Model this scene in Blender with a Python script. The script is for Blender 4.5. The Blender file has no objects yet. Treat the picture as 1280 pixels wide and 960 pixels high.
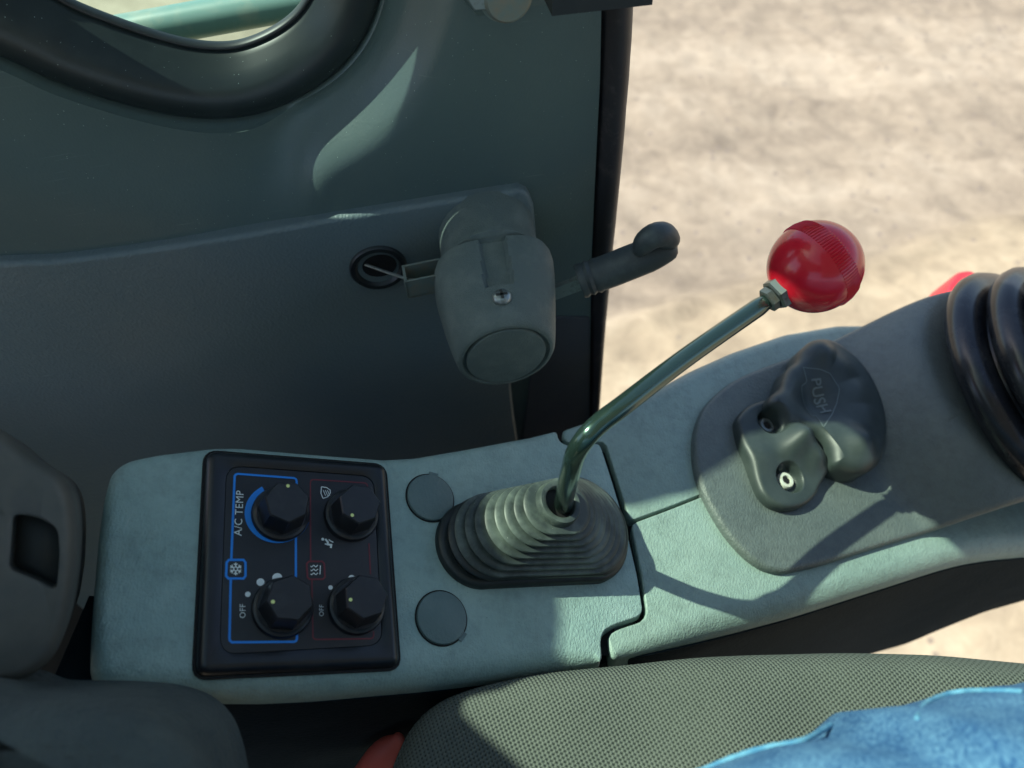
import bpy, bmesh, math, random
from mathutils import Vector, Matrix, noise
random.seed(7)
R = math.radians
V = Vector
sc = bpy.context.scene
COL = sc.collection

# ------------------------------------------------------------------ camera
FPX = 961.0
CAM = V((0, 0, 1.0))
PITCH = 53.13
cam_d = bpy.data.cameras.new('camera')
cam_d.sensor_width = 36.0
cam_d.lens = FPX / 1280 * 36.0
cam_d.clip_start = 0.01
cam_d.clip_end = 1000
cam_d.dof.use_dof = True
cam_d.dof.focus_distance = 0.47
cam_d.dof.aperture_fstop = 6.5
cam = bpy.data.objects.new('camera', cam_d)
COL.objects.link(cam)
cam.location = CAM
cam.rotation_euler = (R(90 - PITCH), 0, 0)
sc.camera = cam
RC = Matrix.Rotation(R(90 - PITCH), 3, 'X')

# ------------------------------------------------------------------ light
L = (RC @ V((0.58, -0.56, -0.59))).normalized()      # direction the sunlight travels
SUN = -L
elev = math.asin(SUN.z)
azim = math.atan2(SUN.x, SUN.y)
w = bpy.data.worlds.new('World')
sc.world = w
w.use_nodes = True
nt = w.node_tree
bg = nt.nodes['Background']
sky = nt.nodes.new('ShaderNodeTexSky')
sky.sky_type = 'NISHITA'
sky.sun_disc = False
sky.sun_elevation = elev
sky.sun_rotation = azim
nt.links.new(sky.outputs[0], bg.inputs[0])
bg.inputs[1].default_value = 0.128
sun_d = bpy.data.lights.new('sun', 'SUN')
sun_d.energy = 5.0
sun_d.angle = R(0.5)
sun_d.color = (1.0, 0.955, 0.88)
sun = bpy.data.objects.new('sun', sun_d)
COL.objects.link(sun)
sun.rotation_mode = 'QUATERNION'
sun.rotation_quaternion = V((0, 0, -1)).rotation_difference(L)
sun.location = (-2, 0, 4)
vs = sc.view_settings
vs.view_transform = 'Standard'
vs.look = 'None'
vs.exposure = 0.78
vs.gamma = 1.0
vs.use_curve_mapping = False


# ------------------------------------------------------------------ measuring
def ray(px, py):
    return RC @ V(((px - 640) / FPX, -(py - 480) / FPX, -1.0))


def at(px, py, t):
    return CAM + ray(px, py) * t


class Frame:
    """A plane with axes u, v and normal n: measures points on it."""
    def __init__(s, o, u, n):
        s.o = V(o); s.n = V(n).normalized()
        u = V(u); s.u = (u - s.n * u.dot(s.n)).normalized()
        s.v = s.n.cross(s.u)

    def hit(s, px, py, h=0.0):
        r = ray(px, py)
        return CAM + r * ((s.o + s.n * h - CAM).dot(s.n) / r.dot(s.n))

    def uv(s, px, py, h=0.0):
        d = s.hit(px, py, h) - s.o
        return (d.dot(s.u), d.dot(s.v))

    def uvs(s, pts, h=0.0):
        return [s.uv(p[0], p[1], h) for p in pts]

    def w(s, a, b, h=0.0):
        return s.o + s.u * a + s.v * b + s.n * h

    def loc(s, P):
        d = P - s.o
        return (d.dot(s.u), d.dot(s.v), d.dot(s.n))


N1 = (RC @ V((.435, .49, .755))).normalized()
K1 = Frame(at(370, 700, .42), RC @ V((.891, -.118, -.437)), N1)
sa, sb = K1.hit(752, 552), K1.hit(805, 770)
N2 = Matrix.Rotation(R(8), 3, (sb - sa).normalized()) @ N1
if N2.x > N1.x:
    N2 = Matrix.Rotation(R(-8), 3, (sb - sa).normalized()) @ N1
K2 = Frame(sa, K1.u, N2)
PSI = R(12)
D = Frame(at(450, 400, .60), (math.cos(PSI), math.sin(PSI), 0), (math.sin(PSI), -math.cos(PSI), 0))


# ------------------------------------------------------------------ scene helpers
def tag(o, label=None, cat=None, group=None, kind=None):
    if label: o['label'] = label
    if cat: o['category'] = cat
    if group: o['group'] = group
    if kind: o['kind'] = kind
    return o


def thing(name, loc, label, cat, group=None):
    o = bpy.data.objects.new(name, None)
    COL.objects.link(o)
    o.empty_display_size = 0.02
    o.location = loc
    return tag(o, label, cat, group)


def wloc(o):
    p = V((0, 0, 0))
    while o is not None:
        p = p + o.location
        o = o.parent
    return p


def build(name, verts, faces, mat, parent=None, sharp=40, smooth=True, origin=None):
    """One mesh object from world-space vertices."""
    me = bpy.data.meshes.new(name)
    base = wloc(parent) if parent else V((0, 0, 0))
    org = V(origin) if origin is not None else (base if parent else V((0, 0, 0)))
    me.from_pydata([tuple(V(p) - org) for p in verts], [], faces)
    mats = mat if isinstance(mat, (list, tuple)) else [mat]
    for m in mats:
        me.materials.append(m)
    bm = bmesh.new(); bm.from_mesh(me)
    bmesh.ops.recalc_face_normals(bm, faces=bm.faces)
    bm.to_mesh(me); bm.free()
    if smooth:
        me.polygons.foreach_set('use_smooth', [True] * len(me.polygons))
        me.set_sharp_from_angle(angle=R(sharp))
    o = bpy.data.objects.new(name, me)
    COL.objects.link(o)
    if parent:
        o.parent = parent
    o.location = org - base if parent else org
    return o


class MB:
    """Collects several shapes for one mesh."""
    def __init__(s): s.v = []; s.f = []; s.m = []

    def add(s, vf, m=0):
        v, f = vf
        k = len(s.v)
        s.v += [V(p) for p in v]
        s.f += [tuple(i + k for i in q) for q in f]
        s.m += [m] * len(f)
        return s

    def obj(s, name, mat, parent=None, **kw):
        o = build(name, s.v, s.f, mat, parent, **kw)
        if any(s.m):
            o.data.polygons.foreach_set('material_index', s.m)
        return o


def catmull(pts, n, closed=True):
    """n points spread by arc length on a Catmull-Rom curve."""
    P = [V(p) for p in pts]
    k = len(P)
    dense = []
    segs = k if closed else k - 1
    for i in range(segs):
        if closed:
            a, b, c, d = P[(i - 1) % k], P[i], P[(i + 1) % k], P[(i + 2) % k]
        else:
            a, b, c, d = P[max(i - 1, 0)], P[i], P[i + 1], P[min(i + 2, k - 1)]
        for j in range(24):
            t = j / 24
            dense.append(0.5 * ((2 * b) + (c - a) * t + (2 * a - 5 * b + 4 * c - d) * t * t
                                + (3 * b - a - 3 * c + d) * t ** 3))
    dense.append(P[0].copy() if closed else P[-1].copy())
    return resample(dense, n, closed, done=True)


def resample(P, n, closed=True, done=False):
    P = [V(p) for p in P]
    if closed and not done:
        P = P + [P[0]]
    acc = [0.0]
    for i in range(1, len(P)):
        acc.append(acc[-1] + (P[i] - P[i - 1]).length)
    tot = acc[-1]
    out = []
    j = 0
    m = n if closed else n - 1
    for i in range(n):
        s = tot * i / m
        while j < len(acc) - 2 and acc[j + 1] < s:
            j += 1
        t = (s - acc[j]) / max(acc[j + 1] - acc[j], 1e-12)
        out.append(P[j].lerp(P[j + 1], min(max(t, 0), 1)))
    return out


def round_poly(pts, r, n=None, seg=7):
    """Polygon with rounded corners; r one radius or one per corner."""
    P = [V(p) for p in pts]
    k = len(P)
    out = []
    for i in range(k):
        ri = r[i] if isinstance(r, (list, tuple)) else r
        a, b, c = P[i - 1], P[i], P[(i + 1) % k]
        d1, d2 = (a - b), (c - b)
        l1, l2 = d1.length, d2.length
        d1 /= l1; d2 /= l2
        q = min(ri, l1 * .48, l2 * .48)
        if q < 1e-5:
            out.append(b); continue
        s, e = b + d1 * q, b + d2 * q
        for j in range(seg + 1):
            t = j / seg
            out.append((1 - t) ** 2 * s + 2 * t * (1 - t) * b + t * t * e)
    return resample(out, n) if n else out


def area(P):
    return 0.5 * sum(P[i - 1].x * P[i].y - P[i].x * P[i - 1].y for i in range(len(P)))


def normals2(P):
    sgn = 1 if area(P) > 0 else -1
    out = []
    for i in range(len(P)):
        t = (P[(i + 1) % len(P)] - P[i - 1])
        if t.length < 1e-9:
            t = V((1, 0))
        t.normalize()
        out.append(V((t.y, -t.x)) * sgn)
    return out


def pad(fr, P, top, skirt, a=.004, b=.004, B=6, hfun=None, rings=24, center=None, down=None, cap=True):
    """Raised plate: outline P (2-D in fr), rounded rim, top at height top, sides falling by skirt.
    a: rim width (number or function of index/point), b: rim drop."""
    P = [V(p) for p in P]
    n = len(P)
    nr = normals2(P)
    v, f = [], []
    A = a if isinstance(a, list) else [a(p) if callable(a) else a for p in P]
    Bd = b if isinstance(b, list) else [b(p) if callable(b) else b for p in P]
    hf = hfun or (lambda x, y: 0.0)
    dn = down or -fr.n
    ringlist = []
    r0 = []
    for i, p in enumerate(P):
        q = fr.w(p.x, p.y, top - Bd[i] + hf(p.x, p.y))
        r0.append(q + dn * skirt)
    ringlist.append(r0)
    for k in range(B + 1):
        g = k / B * math.pi / 2
        rr = []
        for i, p in enumerate(P):
            q = p - nr[i] * A[i] * (1 - math.cos(g))
            rr.append(fr.w(q.x, q.y, top - Bd[i] + Bd[i] * math.sin(g) + hf(q.x, q.y)))
        ringlist.append(rr)
    inner = [p - nr[i] * A[i] for i, p in enumerate(P)]
    if hfun and cap:
        c = V(center) if center else sum(inner, V((0, 0))) / n
        for k in range(1, rings):
            t = k / rings
            rr = []
            for p in inner:
                q = p.lerp(c, t)
                rr.append(fr.w(q.x, q.y, top + hf(q.x, q.y)))
            ringlist.append(rr)
    for rr in ringlist:
        v += rr
    for k in range(len(ringlist) - 1):
        for i in range(n):
            j = (i + 1) % n
            f.append((k * n + i, k * n + j, (k + 1) * n + j, (k + 1) * n + i))
    last = (len(ringlist) - 1) * n
    if cap:
        if hfun:
            v.append(fr.w(c.x, c.y, top + hf(c.x, c.y)))
            for i in range(n):
                f.append((last + i, last + (i + 1) % n, len(v) - 1))
        else:
            f.append(tuple(last + i for i in range(n)))
    return v, f


def loft(rings, closed=True, cap0=False, cap1=False):
    n = len(rings[0])
    v = [p for r in rings for p in r]
    f = []
    for k in range(len(rings) - 1):
        for i in range(n if closed else n - 1):
            j = (i + 1) % n
            f.append((k * n + i, k * n + j, (k + 1) * n + j, (k + 1) * n + i))
    if cap0: f.append(tuple(range(n)))
    if cap1: f.append(tuple((len(rings) - 1) * n + i for i in range(n)))
    return v, f


def tube(path, rad, seg=16, caps=True, up=V((0, 0, 1)), round_ends=False, squash=1.0):
    """Tube along world points; rad number or list."""
    P = [V(p) for p in path]
    Rr = rad if isinstance(rad, (list, tuple)) else [rad] * len(P)
    Rr = list(Rr)
    if round_ends:
        t0 = (P[0] - P[1]).normalized(); t1 = (P[-1] - P[-2]).normalized()
        e0, e1 = [], []
        r0, r1 = Rr[0], Rr[-1]
        for g in (80, 60, 40, 20):
            e0.append((P[0] + t0 * r0 * math.sin(R(g)), r0 * math.cos(R(g))))
            e1.append((P[-1] + t1 * r1 * math.sin(R(g)), r1 * math.cos(R(g))))
        e1.reverse()
        P = [q[0] for q in e0] + P + [q[0] for q in e1]
        Rr = [q[1] for q in e0] + Rr + [q[1] for q in e1]
    rings = []
    t = (P[1] - P[0]).normalized()
    x = up.cross(t)
    if x.length < .1: x = V((1, 0, 0)).cross(t)
    x.normalize()
    for i, p in enumerate(P):
        tt = (P[min(i + 1, len(P) - 1)] - P[max(i - 1, 0)]).normalized()
        x = (x - tt * x.dot(tt)).normalized()
        y = tt.cross(x)
        rings.append([p + (x * math.cos(2 * math.pi * k / seg) + y * math.sin(2 * math.pi * k / seg) * squash) * Rr[i] for k in range(seg)])
    return loft(rings, True, caps, caps)


def lathe(o, axis, prof, seg=32, ref=V((1, 0, 0)), cap0=True, cap1=True):
    """prof: (radius, height) pairs along axis from o."""
    ax = V(axis).normalized()
    x = (ref - ax * ref.dot(ax)).normalized()
    y = ax.cross(x)
    rings = []
    for r, h in prof:
        r = max(r, 1e-5)
        rings.append([o + ax * h + (x * math.cos(2 * math.pi * k / seg) + y * math.sin(2 * math.pi * k / seg)) * r for k in range(seg)])
    return loft(rings, True, cap0, cap1)


def box(o, ax, ay, az, sx, sy, sz):
    """box centred at o with half sizes."""
    v = []
    for k in (-1, 1):
        for j in (-1, 1):
            for i in (-1, 1):
                v.append(o + ax * sx * i + ay * sy * j + az * sz * k)
    return v, [(0, 1, 3, 2), (4, 5, 7, 6), (0, 1, 5, 4), (2, 3, 7, 6), (0, 2, 6, 4), (1, 3, 7, 5)]


def ribbon(fr, P, wd, h, closed=False):
    P = [V(p) for p in P]
    n = len(P)
    v, f = [], []
    for i, p in enumerate(P):
        if closed:
            t1 = (p - P[i - 1]).normalized(); t2 = (P[(i + 1) % n] - p).normalized()
        else:
            t1 = (p - P[max(i - 1, 0)]); t2 = (P[min(i + 1, n - 1)] - p)
            t1 = t1.normalized() if t1.length else t2.normalized()
            t2 = t2.normalized() if t2.length else t1
        t = (t1 + t2)
        t = t.normalized() if t.length > 1e-6 else t1
        nn = V((-t.y, t.x))
        k = 1 / max(.5, nn.dot(V((-t1.y, t1.x))))
        v.append(fr.w(*(p + nn * wd / 2 * k), h)); v.append(fr.w(*(p - nn * wd / 2 * k), h))
    for i in range(n if closed else n - 1):
        j = (i + 1) % n
        f.append((2 * i, 2 * i + 1, 2 * j + 1, 2 * j))
    return v, f


def disc(fr, c, r, h, seg=24, ry=None, rot=0):
    v = []
    for k in range(seg):
        g = 2 * math.pi * k / seg
        x, y = r * math.cos(g), (ry or r) * math.sin(g)
        v.append(fr.w(c[0] + x * math.cos(rot) - y * math.sin(rot), c[1] + x * math.sin(rot) + y * math.cos(rot), h))
    return v, [tuple(range(seg))]


def text_mesh(s, P0, xdir, ydir, size, spacing=1.0, offset=0.0, align='CENTER'):
    """Flat lettering as (verts, faces): written along xdir from/around P0."""
    cu = bpy.data.curves.new('text', 'FONT')
    cu.body = s; cu.size = 1.0; cu.align_x = align; cu.align_y = 'CENTER'
    cu.space_character = spacing; cu.offset = offset; cu.resolution_u = 3
    ob = bpy.data.objects.new('text', cu)
    COL.objects.link(ob)
    bpy.context.view_layer.update()
    me = bpy.data.meshes.new_from_object(ob.evaluated_get(bpy.context.evaluated_depsgraph_get()))
    v = [P0 + xdir * (p.co.x * size) + ydir * (p.co.y * size) for p in me.vertices]
    f = [tuple(p.vertices) for p in me.polygons]
    bpy.data.objects.remove(ob); bpy.data.curves.remove(cu); bpy.data.meshes.remove(me)
    return v, f


# ------------------------------------------------------------------ materials
def mat(name, col, rough=.5, metal=0.0, spec=.5, coat=0.0):
    m = bpy.data.materials.new(name)
    m.use_nodes = True
    b = m.node_tree.nodes['Principled BSDF']
    b.inputs['Base Color'].default_value = (*col, 1)
    b.inputs['Roughness'].default_value = rough
    b.inputs['Metallic'].default_value = metal
    b.inputs['Specular IOR Level'].default_value = spec
    b.inputs['Coat Weight'].default_value = coat
    b.inputs['Coat Roughness'].default_value = .08
    return m


def N(m, t, **kw):
    n = m.node_tree.nodes.new(t)
    for k, v in kw.items():
        if hasattr(n, k): setattr(n, k, v)
        else: n.inputs[k.replace('_', ' ')].default_value = v
    return n


def lk(m, a, b): m.node_tree.links.new(a, b)


def coords(m):
    return N(m, 'ShaderNodeTexCoord').outputs['Object']


def grain(m, scale=700, strength=.25, dist=.0006, kind='leather'):
    """Moulded leather grain: fine bump only."""
    b = m.node_tree.nodes['Principled BSDF']
    co = coords(m)
    n1 = N(m, 'ShaderNodeTexNoise', Scale=scale, Detail=2.0, Roughness=.5, Distortion=.6)
    lk(m, co, n1.inputs['Vector'])
    src = n1.outputs['Fac']
    if kind == 'leather':
        vo = N(m, 'ShaderNodeTexVoronoi', Scale=scale * .75)
        vo.feature = 'SMOOTH_F1'
        mp = N(m, 'ShaderNodeMapping'); mp.inputs['Scale'].default_value = (1, .55, .8)
        lk(m, co, mp.inputs[0]); lk(m, mp.outputs[0], vo.inputs['Vector'])
        ad = N(m, 'ShaderNodeMath', operation='ADD')
        lk(m, n1.outputs['Fac'], ad.inputs[0]); lk(m, vo.outputs['Distance'], ad.inputs[1])
        src = ad.outputs[0]
    bp = N(m, 'ShaderNodeBump', Strength=strength, Distance=dist)
    lk(m, src, bp.inputs['Height']); lk(m, bp.outputs[0], b.inputs['Normal'])
    return m


def wear(m, col2, scale=12, lo=.45, hi=.75, detail=8, amount=1.0, speck=None, rough2=None):
    """Dust and scuffs: mixes a second colour in by noise; optional pale specks."""
    b = m.node_tree.nodes['Principled BSDF']
    c1 = tuple(b.inputs['Base Color'].default_value)
    co = coords(m)
    n = N(m, 'ShaderNodeTexNoise', Scale=scale, Detail=float(detail), Roughness=.65)
    lk(m, co, n.inputs['Vector'])
    mr = N(m, 'ShaderNodeMapRange'); mr.inputs[1].default_value = lo; mr.inputs[2].default_value = hi
    mr.inputs[4].default_value = amount
    lk(m, n.outputs['Fac'], mr.inputs[0])
    mx = N(m, 'ShaderNodeMix', data_type='RGBA')
    lk(m, mr.outputs[0], mx.inputs[0])
    mx.inputs[6].default_value = c1; mx.inputs[7].default_value = (*col2, 1)
    out = mx.outputs[2]
    if rough2 is not None:
        r1 = b.inputs['Roughness'].default_value
        m2 = N(m, 'ShaderNodeMapRange'); m2.inputs[3].default_value = r1; m2.inputs[4].default_value = rough2
        lk(m, mr.outputs[0], m2.inputs[0]); lk(m, m2.outputs[0], b.inputs['Roughness'])
    if speck:
        scol, ssc, th = speck
        vo = N(m, 'ShaderNodeTexVoronoi', Scale=ssc)
        lk(m, co, vo.inputs['Vector'])
        big = N(m, 'ShaderNodeTexNoise', Scale=ssc * .06, Detail=3.0)
        lk(m, co, big.inputs['Vector'])
        mm = N(m, 'ShaderNodeMath', operation='MULTIPLY'); mm.inputs[1].default_value = th * 2
        lk(m, big.outputs['Fac'], mm.inputs[0])
        lt = N(m, 'ShaderNodeMath', operation='LESS_THAN')
        lk(m, vo.outputs['Distance'], lt.inputs[0]); lk(m, mm.outputs[0], lt.inputs[1])
        sepc = N(m, 'ShaderNodeSeparateColor'); lk(m, vo.outputs['Color'], sepc.inputs[0])
        gt = N(m, 'ShaderNodeMath', operation='GREATER_THAN'); gt.inputs[1].default_value = .72
        lk(m, sepc.outputs[0], gt.inputs[0])
        m3 = N(m, 'ShaderNodeMath', operation='MULTIPLY'); lk(m, lt.outputs[0], m3.inputs[0]); lk(m, gt.outputs[0], m3.inputs[1])
        mx2 = N(m, 'ShaderNodeMix', data_type='RGBA')
        lk(m, m3.outputs[0], mx2.inputs[0]); lk(m, out, mx2.inputs[6]); mx2.inputs[7].default_value = (*scol, 1)
        out = mx2.outputs[2]
    lk(m, out, b.inputs['Base Color'])
    return m


def mottle(m, k=.84):
    """Ground-in dirt: fine and middle-sized cloudy darkening of the plastic's own colour."""
    b = m.node_tree.nodes['Principled BSDF']
    src = b.inputs['Base Color'].links[0].from_socket
    co = coords(m)
    a = N(m, 'ShaderNodeTexNoise', Scale=34.0, Detail=10.0, Roughness=.70); lk(m, co, a.inputs['Vector'])
    c = N(m, 'ShaderNodeTexNoise', Scale=150.0, Detail=6.0, Roughness=.66); lk(m, co, c.inputs['Vector'])
    ad = N(m, 'ShaderNodeMath', operation='ADD'); lk(m, a.outputs['Fac'], ad.inputs[0]); lk(m, c.outputs['Fac'], ad.inputs[1])
    mr = N(m, 'ShaderNodeMapRange'); mr.inputs[1].default_value = .72; mr.inputs[2].default_value = 1.08
    mr.inputs[3].default_value = k; mr.inputs[4].default_value = 1.08
    lk(m, ad.outputs[0], mr.inputs[0])
    mx = N(m, 'ShaderNodeMix', data_type='RGBA', blend_type='MULTIPLY'); mx.inputs[0].default_value = 1
    lk(m, src, mx.inputs[6]); lk(m, mr.outputs[0], mx.inputs[7]); lk(m, mx.outputs[2], b.inputs['Base Color'])
    return m


def scratch(m, col=(.20, .25, .235)):
    """Thin rubbed scratches in two directions."""
    b = m.node_tree.nodes['Principled BSDF']
    src = b.inputs['Base Color'].links[0].from_socket
    co = coords(m)
    for ang, sc_ in ((35, 1.0), (-20, 1.35), (75, .8)):
        mp = N(m, 'ShaderNodeMapping'); mp.inputs['Rotation'].default_value = (0, R(ang), 0); mp.inputs['Scale'].default_value = (26 * sc_, 26, 900)
        lk(m, co, mp.inputs[0])
        n = N(m, 'ShaderNodeTexNoise', Scale=1.0, Detail=2.0, Roughness=.5); lk(m, mp.outputs[0], n.inputs['Vector'])
        big = N(m, 'ShaderNodeTexNoise', Scale=14.0 * sc_, Detail=3.0); lk(m, co, big.inputs['Vector'])
        a = N(m, 'ShaderNodeMapRange'); a.inputs[1].default_value = .70; a.inputs[2].default_value = .78; lk(m, n.outputs['Fac'], a.inputs[0])
        c = N(m, 'ShaderNodeMapRange'); c.inputs[1].default_value = .50; c.inputs[2].default_value = .66; c.inputs[4].default_value = .55; lk(m, big.outputs['Fac'], c.inputs[0])
        mu = N(m, 'ShaderNodeMath', operation='MULTIPLY'); lk(m, a.outputs[0], mu.inputs[0]); lk(m, c.outputs[0], mu.inputs[1])
        mx = N(m, 'ShaderNodeMix', data_type='RGBA'); lk(m, mu.outputs[0], mx.inputs[0]); lk(m, src, mx.inputs[6]); mx.inputs[7].default_value = (*col, 1)
        src = mx.outputs[2]
    lk(m, src, b.inputs['Base Color'])
    return m


M = {}
M['shell'] = grain(scratch(mottle(wear(mat('console_plastic', (.240, .350, .335), .48), (.290, .400, .380), 26, .4, .7, speck=((.08, .12, .12), 260, .05))), (.40, .47, .45)), 1100, .5, .0008)  # rear shell's copy, colour lifted to stand in for stronger fill light
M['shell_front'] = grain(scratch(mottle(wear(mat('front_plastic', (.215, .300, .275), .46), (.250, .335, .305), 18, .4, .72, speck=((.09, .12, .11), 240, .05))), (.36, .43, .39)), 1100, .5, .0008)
M['cap'] = grain(wear(mat('cap_plastic', (.105, .160, .162), .5), (.13, .185, .185), 60, .4, .7), 900, .3, .0008)
M['plate'] = grain(mottle(wear(mat('plate_plastic', (.090, .112, .110), .44), (.108, .130, .124), 20, .4, .7)), 1050, .5, .0008)
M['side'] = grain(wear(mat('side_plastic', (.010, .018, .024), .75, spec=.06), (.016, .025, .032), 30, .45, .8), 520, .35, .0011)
M['door'] = grain(scratch(wear(mat('door_plastic', (.082, .120, .116), .38), (.100, .136, .128), 9, .4, .8, speck=((.30, .38, .34), 330, .075))), 900, .16, .0007)
M['door_low'] = grain(scratch(wear(mat('door_trim_plastic', (.118, .160, .168), .44), (.138, .172, .174), 14, .4, .75, speck=((.16, .19, .19), 400, .05))), 700, .34, .0010)
M['door_dark'] = wear(mat('door_dark_board', (.058, .060, .066), .65), (.075, .075, .076), 24, .45, .8)
M['seal'] = wear(mat('rubber_seal', (.024, .022, .024), .55), (.10, .08, .075), 90, .55, .8, amount=.8)
M['rubber'] = wear(mat('black_rubber', (.014, .018, .02), .42), (.03, .036, .036), 40, .5, .8)
M['bead'] = wear(mat('window_rubber', (.014, .022, .023), .40), (.03, .04, .04), 30, .5, .85, speck=((.4, .5, .45), 420, .07))
M['latch'] = grain(wear(mat('latch_plastic', (.12, .155, .145), .6), (.19, .225, .20), 60, .45, .8), 1300, .8, .0010, 'fine')
M['grip'] = grain(wear(mat('grip_rubber', (.05, .062, .064), .5), (.10, .12, .115), 70, .5, .85), 1500, .2, .0004, 'fine')
M['steel'] = wear(mat('dull_steel', (.34, .38, .37), .42, .85), (.18, .17, .14), 160, .5, .75, rough2=.65)
M['nut'] = wear(mat('oiled_steel', (.13, .15, .15), .38, .8), (.09, .075, .055), 190, .5, .75, rough2=.6)
M['zinc'] = wear(mat('dusty_zinc', (.20, .25, .23), .55, .5), (.28, .24, .18), 120, .45, .8)
M['rod'] = wear(mat('painted_rod', (.040, .075, .064), .22, .7, coat=.6), (.09, .12, .1), 150, .6, .8, amount=.7)
M['black'] = wear(mat('bezel_plastic', (.010, .012, .016), .34), (.022, .026, .03), 50, .5, .85)
M['face'] = wear(mat('panel_face', (.017, .019, .026), .5), (.026, .029, .036), 55, .45, .8)
M['knob'] = wear(mat('knob_plastic', (.016, .017, .021), .36), (.034, .036, .042), 110, .5, .8, rough2=.5)
M['blue_print'] = mat('blue_print', (.012, .24, .80), .45)
M['red_print'] = mat('red_print', (.16, .018, .03), .5)
M['white_print'] = mat('white_print', (.78, .84, .84), .5)
M['dot'] = mat('yellow_dot', (.75, .82, .30), .5)
M['boot'] = wear(mat('dusty_gaiter', (.032, .044, .042), .5), (.155, .195, .170), 40, .42, .8, speck=((.45, .48, .42), 300, .05))
M['boot_dark'] = wear(mat('gaiter_rubber', (.012, .018, .019), .42), (.035, .042, .04), 40, .5, .8)
M['hole'] = mat('dark_hole', (.004, .004, .005), .8)
M['ball'] = mat('red_ball', (.60, .010, .026), .24, spec=.45, coat=.3)
M['red'] = mat('red_plastic', (.72, .03, .04), .35)
M['red_dull'] = mat('dull_red_plastic', (.55, .10, .07), .5)
M['push'] = grain(wear(mat('push_rubber', (.026, .037, .036), .46), (.046, .060, .057), 50, .42, .8), 1800, .12, .0004, 'fine')
M['push_line'] = mat('push_raised_line', (.12, .15, .145), .45)
M['washer'] = wear(mat('pale_washer', (.55, .57, .50), .5), (.40, .33, .2), 200, .5, .8)
M['screw'] = mat('screw_dark', (.12, .12, .11), .45, .7)
M['bellow'] = wear(mat('bellows_rubber', (.012, .014, .018), .24), (.042, .046, .05), 35, .45, .8, speck=((.3, .3, .28), 500, .05))
M['housing'] = wear(mat('housing_plastic', (.095, .094, .084), .55), (.042, .050, .050), 16, .4, .75)
M['bolster'] = grain(wear(mat('bolster_cloth', (.050, .066, .068), .9), (.085, .102, .098), 28, .4, .75, speck=((.14, .16, .15), 420, .06)), 420, .9, .0016, 'leather')
M['housing_in'] = mat('housing_slot', (.010, .013, .014), .4)
M['roof'] = mat('roof_panel', (.35, .37, .36), .7)
M['floor'] = wear(mat('floor_mat', (.012, .013, .014), .8), (.03, .03, .028), 14, .45, .8)
M['rail'] = wear(mat('rail_paint', (.15, .26, .24), .35), (.3, .33, .27), 35, .5, .8)


def fabric():
    m = mat('mesh_fabric', (.14, .17, .135), .85, spec=.2)
    b = m.node_tree.nodes['Principled BSDF']
    co = coords(m)
    mp = N(m, 'ShaderNodeMapping'); mp.inputs['Rotation'].default_value = (0, 0, R(18))
    lk(m, co, mp.inputs[0])
    sp = N(m, 'ShaderNodeSeparateXYZ'); lk(m, mp.outputs[0], sp.inputs[0])
    # staggered grid of little holes: two crossed waves
    K = 2 * math.pi / .0027
    def wave(axis, k, ph=0.0):
        a = N(m, 'ShaderNodeMath', operation='MULTIPLY'); a.inputs[1].default_value = k
        lk(m, sp.outputs[axis], a.inputs[0])
        c = N(m, 'ShaderNodeMath', operation='COSINE'); lk(m, a.outputs[0], c.inputs[0])
        return c.outputs[0]
    wx, wy = wave(0, K), wave(1, K * .82)
    mu = N(m, 'ShaderNodeMath', operation='MULTIPLY'); lk(m, wx, mu.inputs[0]); lk(m, wy, mu.inputs[1])
    nz = N(m, 'ShaderNodeTexNoise', Scale=900.0, Detail=2.0); lk(m, co, nz.inputs['Vector'])
    ad = N(m, 'ShaderNodeMath', operation='MULTIPLY_ADD'); ad.inputs[1].default_value = .9; lk(m, nz.outputs['Fac'], ad.inputs[0]); lk(m, mu.outputs[0], ad.inputs[2])
    mr = N(m, 'ShaderNodeMapRange'); mr.inputs[1].default_value = .72; mr.inputs[2].default_value = 1.25
    lk(m, ad.outputs[0], mr.inputs[0])
    big = N(m, 'ShaderNodeTexNoise', Scale=16.0, Detail=5.0); lk(m, co, big.inputs['Vector'])
    mx0 = N(m, 'ShaderNodeMix', data_type='RGBA'); lk(m, big.outputs['Fac'], mx0.inputs[0])
    mx0.inputs[6].default_value = (.086, .100, .090, 1); mx0.inputs[7].default_value = (.140, .156, .138, 1)
    mx = N(m, 'ShaderNodeMix', data_type='RGBA'); lk(m, mr.outputs[0], mx.inputs[0])
    lk(m, mx0.outputs[2], mx.inputs[6]); mx.inputs[7].default_value = (.03, .038, .032, 1)
    lk(m, mx.outputs[2], b.inputs['Base Color'])
    iv = N(m, 'ShaderNodeMath', operation='SUBTRACT'); iv.inputs[0].default_value = 1; lk(m, ad.outputs[0], iv.inputs[1])
    bp = N(m, 'ShaderNodeBump', Strength=.7, Distance=.0009); lk(m, iv.outputs[0], bp.inputs['Height']); lk(m, bp.outputs[0], b.inputs['Normal'])
    return m


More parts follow.
